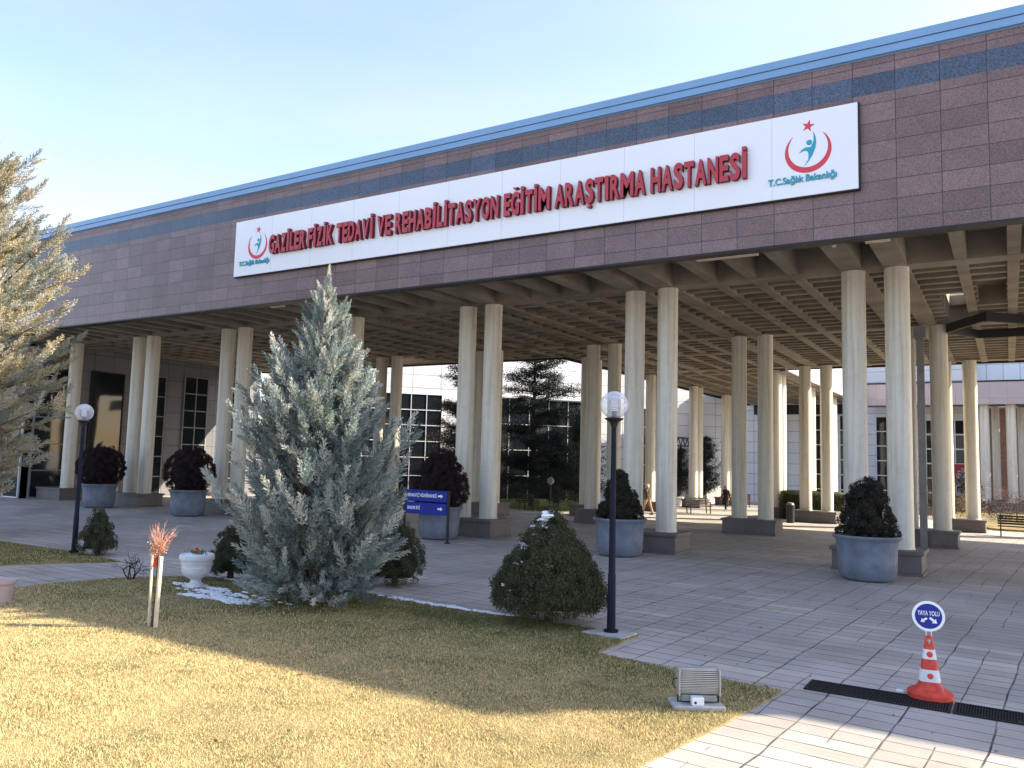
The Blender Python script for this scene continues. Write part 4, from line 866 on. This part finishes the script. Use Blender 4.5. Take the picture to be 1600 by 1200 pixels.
b = MB(); b.lathe([(.045, 0), (.05, .012), (.035, .03), (.01, .034)], 0, 0, 14); o = b.build('white_stone', M_urn, None, smooth=True); o.location = (-1.20, 11.1, .0); o.scale = (1.1, .7, 1); tag(o, 'small white stone lying left of the traffic cone', 'stone')
# drain grates
def grate(x0, x1, label):
    t = thing('drain_grate', label, 'drain', (x0, 10.72, 0), 0, 'black drain grates across the paving'); w = x1 - x0
    b = MB(); b.box(0, w, -.245, -.215, .002, .018); b.box(0, w, .215, .245, .002, .018); b.box(0, .03, -.215, .215, .002, .018); b.box(w - .03, w, -.215, .215, .002, .018); b.build('frame', M_grate, t)
    b = MB(); b.box(.03, w - .03, -.214, .214, .001, .005); b.build('channel', mat('channel_black', (0.004, 0.004, 0.005), .9), t)
    b = MB(); x = .05
    while x < w - .05: b.box(x, x + .012, -.214, .214, .0055, .014); x += .028
    for y in (-.11, 0, .11): b.box(.03, w - .03, y - .008, y + .008, .006, .0125)
    b.build('bars', M_grate, t)
grate(-2.2, -.63, 'black drain grate left of the traffic cone'); grate(-.61, .96, 'black drain grate running in front of the traffic cone to the right edge')

# ------------------------------------------------------------------ direction sign
ds = thing('direction_sign', 'blue direction sign of two boards with white arrows in front of a planter', 'sign', (-15.86, 20.66, 0), 0)
for x in (.88, -.86):
    b = MB(); b.tube([(x, 0, 0), (x, 0, .03), (x, 0, .031), (x, 0, 1.62)], [.09, .09, .045, .045], 14); b.build('post', M_dark, ds, smooth=True)
for i, (z0_, z1_) in enumerate(((1.26, 1.62), (.86, 1.22))):
    b = MB(); b.box(-.82, .83, -.03, .02, z0_, z1_); w = b.build('board', M_signblue, ds, bevel=.008)
    if i == 0: put_text('REFAKATÇİ MİSAFİRHANESİ', -.72, .43, 1.40, .10, -.034, .003, M_white, w, offset=.02)
    else: put_text('BAKIM EVİ', -.72, -.22, 1.00, .10, -.034, .003, M_white, w, offset=.02)
    b = MB(); arrow(b, .58, (z0_ + z1_) / 2 + .01, 0, .10, -.033); b.build('arrow', M_white, w)

# ------------------------------------------------------------------ urn, sapling, bare shrub, pot, floodlight
ur = thing('urn', 'white fluted garden urn with a red flower standing on the lawn', 'urn', (-13.66, 10.5, 0.02))
b = MB(); b.box(-.17, .17, -.17, .17, 0, .045); b.lathe([(.155, .045), (.15, .07), (.105, .10), (.095, .15), (.115, .17), (.13, .185), (.20, .215), (.255, .27), (.275, .34), (.28, .40), (.272, .405), (.27, .46), (.29, .465), (.295, .50), (.30, .52), (.325, .54), (.335, .58), (.325, .63), (.30, .65), (.27, .64)], 0, 0, 72, mod=lambda a, z, r: (.010 * abs(math.sin(a * 18)) if .405 < z < .465 else 0)); b.build('bowl', M_urn, ur, smooth=True)
b = MB(); b.lathe([(.27, .635), (.15, .655), (.02, .66)], 0, 0, 30, mod=lambda a, z, r: .012 * math.sin(7 * a)); b.build('snow', M_snow, ur, smooth=True)
P = RS.randn(160, 3) * np.array([.10, .08, .02]) + np.array([.03, 0, .68]); leafball('leaves', P, np.tile([0, 0, 1.], (160, 1)), .05, [(0.10, 0.16, 0.04), (0.16, 0.14, 0.06)], ur, jit=.8)
b = MB(); b.tube([(.02, -.02, .65), (.01, -.02, .72)], .004, 5)
for k in range(9): a = k * .7; b.lathe([(.012, .70 + k * .006), (.028, .715 + k * .006), (.01, .73 + k * .006)], .01 + .018 * math.cos(a), -.02 + .018 * math.sin(a), 7)
b.build('flower', mat('red_petals', (0.60, 0.06, 0.03), .6), ur)
sp = thing('sapling', 'young staked sapling with a bushy head of orange twigs and a red tie', 'sapling', (-11.10, 7.80, 0.02))
for x, h_, w in ((-.10, 1.09, .030), (.115, 1.06, .048)):
    b = MB(); b.bar((x * .75, 0, -.1), (x, 0, h_), w, w); b.build('stake', M_wood, sp, bevel=.003)
b = MB(); b.tube([(.0, .0, 0), (.02, .01, .35), (.05, 0, .7), (.055, 0, 1.10)], [.022, .020, .018, .014], 8); b.build('trunk', M_bark, sp, smooth=True)
b = MB(); rs = np.random.RandomState(3)
for k in range(38):
    a = rs.rand() * 2 * PI; e = rs.uniform(.1, 1.05); L_ = rs.uniform(.28, .50); p = Vector((.04, 0, 1.08 + rs.rand() * .08)); d = Vector((math.cos(a) * e, math.sin(a) * e * .7, 1)).normalized()
    pts = [p]
    for j in range(4): d = (d + Vector(rs.randn(3) * .16)).normalized(); pts.append(pts[-1] + d * L_ / 4)
    b.tube(pts, [.0055, .0045, .0035, .0025, .0015], 4, caps=False)
    for j in (1, 2, 3):
        dd = (d + Vector(rs.randn(3) * .6)).normalized(); b.tube([pts[j], pts[j] + dd * .07], [.003, .0015], 3, caps=False)
b.build('twigs', M_orange, sp)
P = RS.randn(420, 3) * np.array([.07, .06, .05]) + np.array([.02, 0, 1.16]); leafball('dry_leaves', P, RS.randn(420, 3), .028, [(0.55, 0.26, 0.14), (0.62, 0.34, 0.22), (0.40, 0.14, 0.07)], sp, jit=.5)
b = MB(); b.lathe([(.050, .90), (.040, .95), (.036, 1.04), (.028, 1.05)], .0, 0, 14); o = b.build('red_tie', mat('red_ribbon', (0.62, 0.05, 0.02), .6), sp)
bs = thing('bare_shrub', 'small leafless dark shrub at the edge of the lawn left of the sapling', 'shrub', (-15.45, 10.3, 0.02))
b = MB(); rs = np.random.RandomState(9)
def grow(p, d, L_, r, n):
    pts = [p]
    for j in range(3): d = (d + Vector(rs.randn(3) * .22)).normalized(); pts.append(pts[-1] + d * L_ / 3)
    b.tube(pts, [r, r * .9, r * .8, r * .65], 5, caps=False)
    if n:
        for k in range(rs.randint(2, 4)): grow(pts[rs.randint(1, 4)], (d + Vector(rs.randn(3) * .75) + Vector((0, 0, .1))).normalized(), L_ * .7, r * .6, n - 1)
for k in range(5): a = k * 1.3; grow(Vector((.05 * math.cos(a), .05 * math.sin(a), 0)), Vector((math.cos(a) * .5, math.sin(a) * .4, 1)).normalized(), .28, .014, 3)
b.build('stems', M_barkd, bs)
pp = thing('flower_pot', 'pale pink pot cut by the left edge of the picture', 'pot', (-14.83, 7.43, .0))
b = MB(); b.lathe([(.17, 0), (.20, .03), (.235, .33), (.26, .34), (.265, .39), (.24, .40), (.22, .36)], 0, 0, 40); b.build('pot', M_pink, pp, smooth=True)
b = MB(); b.lathe([(.22, .34), (.05, .35)], 0, 0, 24); b.build('soil', M_soil, pp)
fl = thing('floodlight', 'grey ribbed garden floodlight with white junction box on a concrete slab', 'floodlight', (-2.98, 8.92, 0.02), math.radians(32))
b = MB(); b.box(-.30, .26, -.14, .22, 0, .05); b.build('concrete_slab', M_concpad, fl, bevel=.01)
b = MB(); n = 14
for k in range(n):
    z = .145 + .245 * k / (n - 1); y = .02 - .05 * math.sin(PI * k / (n - 1)); b.box(-.215, .215, y, y + .10, z, z + .011)
b.box(-.212, .212, .045, .13, .14, .40); b.build('ribbed_body', M_flood, fl)
b = MB(); b.box(-.232, -.215, -.04, .15, .13, .415); b.box(.215, .232, -.04, .15, .13, .415); b.box(-.215, .215, .03, .14, .40, .415); b.build('side_plate', M_flood, fl, bevel=.004)
b = MB(); b.box(-.19, .19, .0, .07, .07, .132)
for k in range(5): b.box(-.19, .19, -.012, .0, .075 + .012 * k, .081 + .012 * k)
b.build('lower_fins', M_flood, fl)
b = MB()
for x in (-.225, .225): b.box(x - .006, x + .006, .03, .07, .045, .16); b.lathe([(.02, .0), (.02, .012)], x, .05, 10)
b.box(-.225, .225, .03, .07, .045, .052)
b.tube([(-.235, .05, .30), (-.275, .05, .29), (-.285, .05, .24), (-.25, .05, .19)], .008, 6); b.build('bracket', M_dark, fl)
b = MB(); b.box(-.10, .03, -.11, -.01, .05, .135); b.build('junction_box', M_board, fl, bevel=.006)
b = MB(); b.tube([(-.065, -.115, .082), (-.065, -.105, .082)], .014, 14); b.build('cable_gland', M_dark, fl)

# ------------------------------------------------------------------ snow patches
def snowpatch(pts, n, seed, zb=.03):
    rs = np.random.RandomState(seed); b = MB()
    for k in range(n):
        i = rs.randint(len(pts)); cx, cy, sx, sy = pts[i]; x = cx + rs.randn() * sx * .45; y = cy + rs.randn() * sy * .45; r = rs.uniform(.012, .060); m_ = 7
        h_ = rs.uniform(.006, .022); V = [(x, y, zb + h_)] + [(x + r * rs.uniform(.6, 1.2) * 1.6 * math.cos(2 * PI * j / m_), y + r * .55 * rs.uniform(.6, 1.2) * math.sin(2 * PI * j / m_), zb + h_ * .75) for j in range(m_)] + [(x + r * 1.9 * math.cos(2 * PI * j / m_), y + r * .8 * math.sin(2 * PI * j / m_), zb - .01) for j in range(m_)]
        b.add(V, [(0, 1 + j, 1 + (j + 1) % m_) for j in range(m_)] + [(1 + j, 1 + m_ + j, 1 + m_ + (j + 1) % m_, 1 + (j + 1) % m_) for j in range(m_)])
    return b
o = snowpatch([(-12.1, 10.05, .9, .16), (-12.0, 9.9, .7, .12), (-12.9, 9.9, .35, .12), (-14.0, 10.55, .45, .10), (-13.2, 10.6, .3, .1), (-13.4, 11.6, .9, .10), (-13.0, 10.3, .5, .16), (-12.3, 10.3, 1.0, .3)], 620, 4).build('snow', M_snow, smooth=True)
tag(o, 'thin melting snow patches on the grass between the urn and the blue cypress', 'snow', kind='stuff')
o = snowpatch([(-9.6, 12.05, .7, .10), (-8.6, 12.0, .6, .08), (-7.7, 11.98, .4, .06)], 120, 5).build('snow', M_snow, smooth=True)
tag(o, 'snow remnants along the back edge of the lawn beside the broad dwarf spruce', 'snow', kind='stuff')

# ------------------------------------------------------------------ garden court and rear garden
PAL_DK = [(0.022, 0.034, 0.030), (0.030, 0.042, 0.036), (0.018, 0.026, 0.026), (0.038, 0.048, 0.040)]
def cedar(label, loc, H, R, nb, seed, pal=PAL_DK, name='cedar', leaf=.10, th=.22, ex=1.6, vr=.6):
    rs = np.random.RandomState(seed); t = thing(name, label, 'tree', loc)
    b = MB(); b.tube([(0, 0, -.2), (.05, 0, H * .5), (0, 0, H)], [.2, .13, .02], 9); Ps = []; 
    for i in range(nb):
        z = H * (.10 + .88 * (i + rs.rand()) / nb); r = R * (1 - (z / H) ** ex) * rs.uniform(vr, 1.15) + .25; a = rs.rand() * 2 * PI; el = rs.uniform(-.05, .35)
        d = np.array([math.cos(a), math.sin(a), el]); b.tube([(0, 0, z), tuple(np.array([0, 0, z]) + d * r * .9)], [.05, .008], 5, caps=False)
        m = int(60 * r + 30); s = rs.rand(m) ** .6; P = np.array([0, 0, z]) + d[None, :] * (s * r)[:, None] + rs.randn(m, 3) * np.array([th * 1.4, th * 1.4, th * .75]) * (.35 + s[:, None] * r / R)
        Ps.append(P)
    b.build('trunk', M_barkd, t); P = np.concatenate(Ps); P = np.repeat(P, 9, 0) + rs.randn(len(P) * 9, 3) * np.array([.13, .13, .06])
    leafball('crown', P, np.tile([0, 0, 1.], (len(P), 1)), leaf, pal, t, jit=.7); return t
cedar('dark spreading cedar rising through the middle of the garden court', (-25.4, 43.8, gz(43)), 11.5, 3.0, 74, 1, ex=3.5, vr=.35)
cedar('dark cedar at the left of the garden court, between two column pairs', (-29.9, 42.6, gz(43)), 10.0, 2.7, 64, 2, ex=3.0, vr=.35, pal=[(0.030, 0.030, 0.034), (0.040, 0.036, 0.040), (0.024, 0.026, 0.028)])
cedar('blue green spruce in front of the glazed court wall', (-24.8, 49.5, gz(49)), 6.6, 1.6, 44, 3)
cedar('small snow dusted spruce in the garden behind the right columns', (-2.6, 66, gz(66)), 3.4, 1.2, 26, 4, pal=[(0.03, 0.05, 0.045), (0.03, 0.05, 0.045), (0.55, 0.56, 0.6)], th=.12)
cedar('small dark tree in a white pot near the pergola', (-20.6, 57.0, gz(57) + .6), 3.6, .9, 22, 5, name='potted_tree', th=.2)
cedar('dark tree beside the latticed pergola', (-20.7, 63.0, gz(63) + .5), 4.8, 1.1, 26, 6, name='potted_tree', th=.2)
for (x, y, lab) in ((-20.6, 57.0, 'white pot of the small dark tree near the pergola'), (-20.7, 63.0, 'white pot of the dark tree beside the latticed pergola')):
    b = MB(); b.lathe([(.22, 0), (.34, .6), (.37, .62), (.33, .64)], 0, 0, 28); o = b.build('plant_pot', M_urn, None, smooth=True); o.location = (x, y, gz(y)); tag(o, lab, 'pot')
def hedge(name, x0, x1, y0, y1, h_, label, pal, n, leaf=.07):
    t = thing(name, label, 'hedge', ((x0 + x1) / 2, (y0 + y1) / 2, gz(y0))); w = (x1 - x0) / 2; d = (y1 - y0) / 2
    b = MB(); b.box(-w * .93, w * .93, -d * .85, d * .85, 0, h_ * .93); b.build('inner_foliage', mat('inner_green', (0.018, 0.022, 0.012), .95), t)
    u = RS.uniform(-1, 1, (n, 3)); ax = RS.randint(0, 3, n)
    for k in range(3):
        i = ax == k; s = np.sign(u[i, k]); s = np.where((k == 2), 1, s); u[i, k] = s * RS.uniform(.93, 1.06, i.sum())
    P = u * np.array([w, d, h_ / 2]) + np.array([0, 0, h_ / 2]); P += RS.randn(n, 3) * .03
    leafball('foliage', P, u, leaf, pal, t, jit=.5); return t
cedar('dark cedar standing close to the court windows behind the tall cypress', (-31.5, 46.5, gz(46)), 6.4, 2.6, 44, 12, pal=[(0.026, 0.028, 0.026), (0.036, 0.036, 0.034)])
cedar('low dark cedar beside the court bench', (-22.8, 42.2, gz(42)), 4.6, 2.0, 34, 13)
hedge('clipped_hedge', -11.1, -7.6, 47.2, 49.2, 1.5, 'clipped green hedge with a sunlit top behind the middle column pair', [(0.05, 0.07, 0.02), (0.075, 0.09, 0.03), (0.035, 0.05, 0.02)], 26000)
def bush(label, x, y, r, h_, pal, seed, name='garden_shrub', n=6000, leaf=.06):
    t = thing(name, label, 'shrub', (x, y, gz(y))); b = MB(); b.tube([(0, 0, 0), (0, 0, h_ * .6)], [.04, .02], 6); b.build('stem', M_barkd, t)
    P, D = tufty([(0.05, r * .6), (h_ * .4, r), (h_ * .8, r * .7), (h_, .1)], h_, n, seed=seed, z0=.05, clumps=60, cr=r * .4); leafball('foliage', P, D, leaf, pal, t, jit=.8); return t
PR = [(0.28, 0.12, 0.09), (0.20, 0.09, 0.06), (0.34, 0.17, 0.13)]
bush('rusty pink bare shrub right of the lit column', -1.2, 62, 1.5, 2.2, PR, 31); bush('dark grey shrub beside the far bench', .3, 56, 1.2, 1.5, [(0.04, 0.045, 0.05), (0.06, 0.06, 0.06)], 32)
bush('brown shrub left of the lit column near the right edge', -3.6, 58, 1.0, 1.9, [(0.14, 0.10, 0.05), (0.09, 0.06, 0.03)], 33); bush('snow topped dark shrub before the brick wall', -4.3, 64, 1.3, 2.7, [(0.04, 0.035, 0.04), (0.05, 0.04, 0.04)], 34)
bush('straw coloured shrub in the sunlit strip of the garden court', -25.9, 50.8, 1.3, 1.4, [(0.36, 0.26, 0.15), (0.24, 0.19, 0.10)], 35); bush('low green shrub under the court cedars', -27.5, 45.5, 1.3, 1.3, PAL_DW, 36)
bush('leafless grey shrub at the foot of the left court cedar', -30.3, 41.5, 1.3, 2.6, [(0.07, 0.06, 0.06), (0.10, 0.09, 0.09)], 37)
def bench(x, y, rz, label, m, w=1.8):
    t = thing('bench', label, 'bench', (x, y, gz(y)), rz)
    for k in range(5): b = MB() if k == 0 else b; b.box(-w / 2, w / 2, -.22 + k * .095, -.22 + k * .095 + .075, .43, .465)
    b.build('seat', m, t, bevel=.005); b = MB()
    for k in range(4): b.box(-w / 2, w / 2, .25 + k * .018, .285 + k * .018, .52 + k * .11, .60 + k * .11)
    b.build('backrest', m, t, bevel=.005)
    for s in (-1, 1):
        b = MB(); X = s * (w / 2 - .12); b.box(X - .025, X + .025, -.22, -.17, 0, .43); b.bar((X, .22, 0), (X, .33, .98), .05); b.box(X - .022, X + .022, -.22, .25, .40, .43); b.bar((X, -.2, .43), (X, -.2, .66), .04); b.bar((X, -.22, .66), (X, .3, .68), .045); b.build('leg', M_dark, t)
    return t
bench(.42, 43.5, 0, 'dark slatted bench at the right edge beyond the last plinth', M_benchd, 1.9)
bench(-17.2, 60.2, .3, 'reddish bench left of the woman in black', M_benchw); bench(-17.8, 47.6, -PI / 2 + .3, 'reddish brown bench to the right of the walking man', M_benchw)
bench(-15.9, 47.4, .9, 'dark bench seen just right of the second white column pair', M_benchd, 1.6); bench(-23.0, 39.4, PI * .9, 'dark bench in the garden court before the sunlit grass', M_benchd, 1.4)
# low court lamp
t = thing('bollard_lamp', 'low dark globe lamp standing in the garden court', 'lamp', (-21.6, 39.3, gz(39)))
b = MB(); b.tube([(0, 0, 0), (0, 0, 1.5)], .05, 10); b.build('post', M_dark, t); b = MB(); b.lathe([(.05, 1.5), (.16, 1.58), (.2, 1.7), (.16, 1.84), (.04, 1.9)], 0, 0, 20); b.build('globe', M_zinc, t, smooth=True)
# litter bin near the inner plinth
t = thing('litter_bin', 'dark litter bin standing behind the inner column pair', 'bin', (-9.7, 43.4, gz(43)))
b = MB(); b.lathe([(.19, 0), (.22, .85), (.23, .9), (.18, .92)], 0, 0, 20); b.build('bin_body', M_dark, t, smooth=True); b = MB(); b.lathe([(.20, .92), (.16, 1.02), (.03, 1.05)], 0, 0, 20); b.build('bin_lid', M_zinc, t, smooth=True)

# ------------------------------------------------------------------ people
def skin_body(name, pts, edges, rad, m, parent, levels=2, root=0):
    me = bpy.data.meshes.new(name); me.from_pydata(pts, edges, []); me.materials.append(m); o = link(name, me, parent)
    md = o.modifiers.new('skin', 'SKIN'); md.use_smooth_shade = True
    for i, r in enumerate(rad):
        sv = me.skin_vertices[0].data[i]; sv.radius = (r, r) if not isinstance(r, tuple) else r; sv.use_root = (i == root)
    s = o.modifiers.new('sub', 'SUBSURF'); s.levels = levels; s.render_levels = levels
    dg = bpy.context.evaluated_depsgraph_get(); me2 = bpy.data.meshes.new_from_object(o.evaluated_get(dg)); o.modifiers.clear(); o.data = me2; me2.name = name
    me2.materials.clear(); me2.materials.append(m); me2.polygons.foreach_set('use_smooth', [True] * len(me2.polygons)); return o
def person(label, loc, rz, H, pose, coat, trousers, hair, coatlen, scarf=False):
    """faces local -y; pose: leg stride and arm swing"""
    t = thing('person', label, 'person', loc, rz); t.scale = (H / 1.72,) * 3
    st = pose['stride']; P = []; E = []; Rr = []
    def v(x, y, z, r, fr=None):
        P.append((x, y, z)); Rr.append(r); i = len(P) - 1
        if fr is not None: E.append((fr, i))
        return i
    pel = v(0, 0, .94, .13); wa = v(0, .01, 1.10, .12, pel); ch = v(0, 0, 1.30, (.17, .12), wa); nk0 = v(0, 0, 1.43, .085, ch); nk = v(0, -.01, 1.49, .052, nk0); hd = v(0, -.02, 1.58, (.075, .088), nk); v(0, -.02, 1.66, (.072, .085), hd)
    for s in (-1, 1):
        hp = v(s * .09, 0, .88, .095, pel); k = st * s * .5
        kn = v(s * .10, -k * .55 - .02, .49, .062, hp); an = v(s * .10, -k + .02, .09, .042, kn); toe = v(s * .11, -k - .14, .035, .036, an)
        sh = v(s * .18, 0, 1.38, .062, ch); a = -s * pose['swing']; el = v(s * .235, -a * .3 + .02, 1.11, .045, sh); wr = v(s * .24, -a - .08, .88, .030, el)
        pa = v(s * .24, -a - .10, .82, (.020, .038), wr)
        for q, (dy, L_) in enumerate(((-.033, .065), (-.011, .080), (.011, .076), (.033, .060))):
            f1 = v(s * .243, -a - .10 + dy, .775, .010, pa); v(s * .228, -a - .11 + dy, .775 - L_ * .6, .008, f1)
        th = v(s * .225, -a - .15, .81, .011, pa); v(s * .215, -a - .165, .775, .009, th)
    body = skin_body('body', P, E, Rr, M_skin, t, 2)
    # face
    f = MB(); f.add([(-.012, -.105, 1.575), (.012, -.105, 1.575), (0, -.128, 1.565), (0, -.104, 1.61)], [(0, 1, 2), (1, 3, 2), (3, 0, 2)]); f.build('nose', M_skin, t)
    f = MB(); [f.lathe([(.002, -.006), (.009, 0), (.002, .006)], 0, 0, 8) for _ in range(1)]
    e = MB()
    for s in (-1, 1): e.box(s * .028 - .010, s * .028 + .010, -.110, -.100, 1.596, 1.606)
    e.box(-.020, .020, -.108, -.098, 1.535, 1.541); e.build('eyes_and_mouth', M_barkd, t)
    # hair or headscarf
    h_ = MB(); V = []; n = 20
    rows = 9; lo_ = 1.47 if scarf else 1.55
    for i in range(rows + 1):
        th = PI * .5 * i / rows; z = lo_ + (1.705 - lo_) * math.sin(th) ; rr = .098 * math.cos(th * .96) + .004
        for j in range(n): a = 2 * PI * j / n; fr_ = math.sin(a) < -.55; V.append((rr * math.cos(a), -.015 + rr * 1.12 * math.sin(a), z if not (fr_ and z < 1.63) else 1.63 + (z - lo_) * .1))
    h_.add(V, [(i * n + j, i * n + (j + 1) % n, (i + 1) * n + (j + 1) % n, (i + 1) * n + j) for i in range(rows) for j in range(n)] + [tuple(rows * n + j for j in range(n))]); h_.build('headscarf' if scarf else 'hair', hair, t, smooth=True)
    # coat: torso + sleeves
    c = MB(); rings = []
    zs_ = [coatlen, (coatlen + .94) / 2, .94, 1.10, 1.28, 1.38, 1.445, 1.475]; ws = [.24 if scarf else .19, .215 if scarf else .18, .175, .165, .195, .19, .11, .072]; ds_ = [.21 if scarf else .15, .18 if scarf else .14, .135, .125, .14, .12, .085, .072]
    n = 24
    for z, w, d in zip(zs_, ws, ds_): rings.append([(w * math.cos(2 * PI * j / n) * (1 + .03 * math.sin(5 * j)), d * math.sin(2 * PI * j / n), z) for j in range(n)])
    loft(c, rings)
    for s in (-1, 1):
        a = -s * pose['swing']; c.tube([(s * .155, 0, 1.40), (s * .20, 0, 1.33), (s * .24, -a * .3 + .02, 1.11), (s * .243, -a - .07, .90)], [.075, .072, .062, .048], 12)
    c.build('coat', coat, t, smooth=True)
    tr_ = MB()
    for s in (-1, 1):
        k = st * s * .5; tr_.tube([(s * .085, 0, .96), (s * .10, -k * .55 - .02, .50), (s * .10, -k + .02, .10)], [.108, .080, .060], 12)
    tr_.build('trousers', trousers, t, smooth=True)
    sh_ = MB()
    for s in (-1, 1): k = st * s * .5; sh_.tube([(s * .10, -k + .06, .045), (s * .105, -k - .08, .042), (s * .11, -k - .19, .03)], [.045, .047, .03], 10)
    sh_.build('shoes', M_dark, t, smooth=True)
    return t
person('person in a long black coat and dark headscarf walking between the rear columns', (-15.85, 52.6, gz(52.6)), math.radians(-12), 1.66, dict(stride=.45, swing=.12), M_cloth_k, M_cloth_k, M_hairk, .42, True)
person('white haired person in a brown jacket and tan trousers walking beside a white front column', (-17.35, 42.9, gz(42.9)), math.radians(-95), 1.72, dict(stride=.5, swing=.16), M_cloth_b, M_cloth_t, M_hairw, .84)
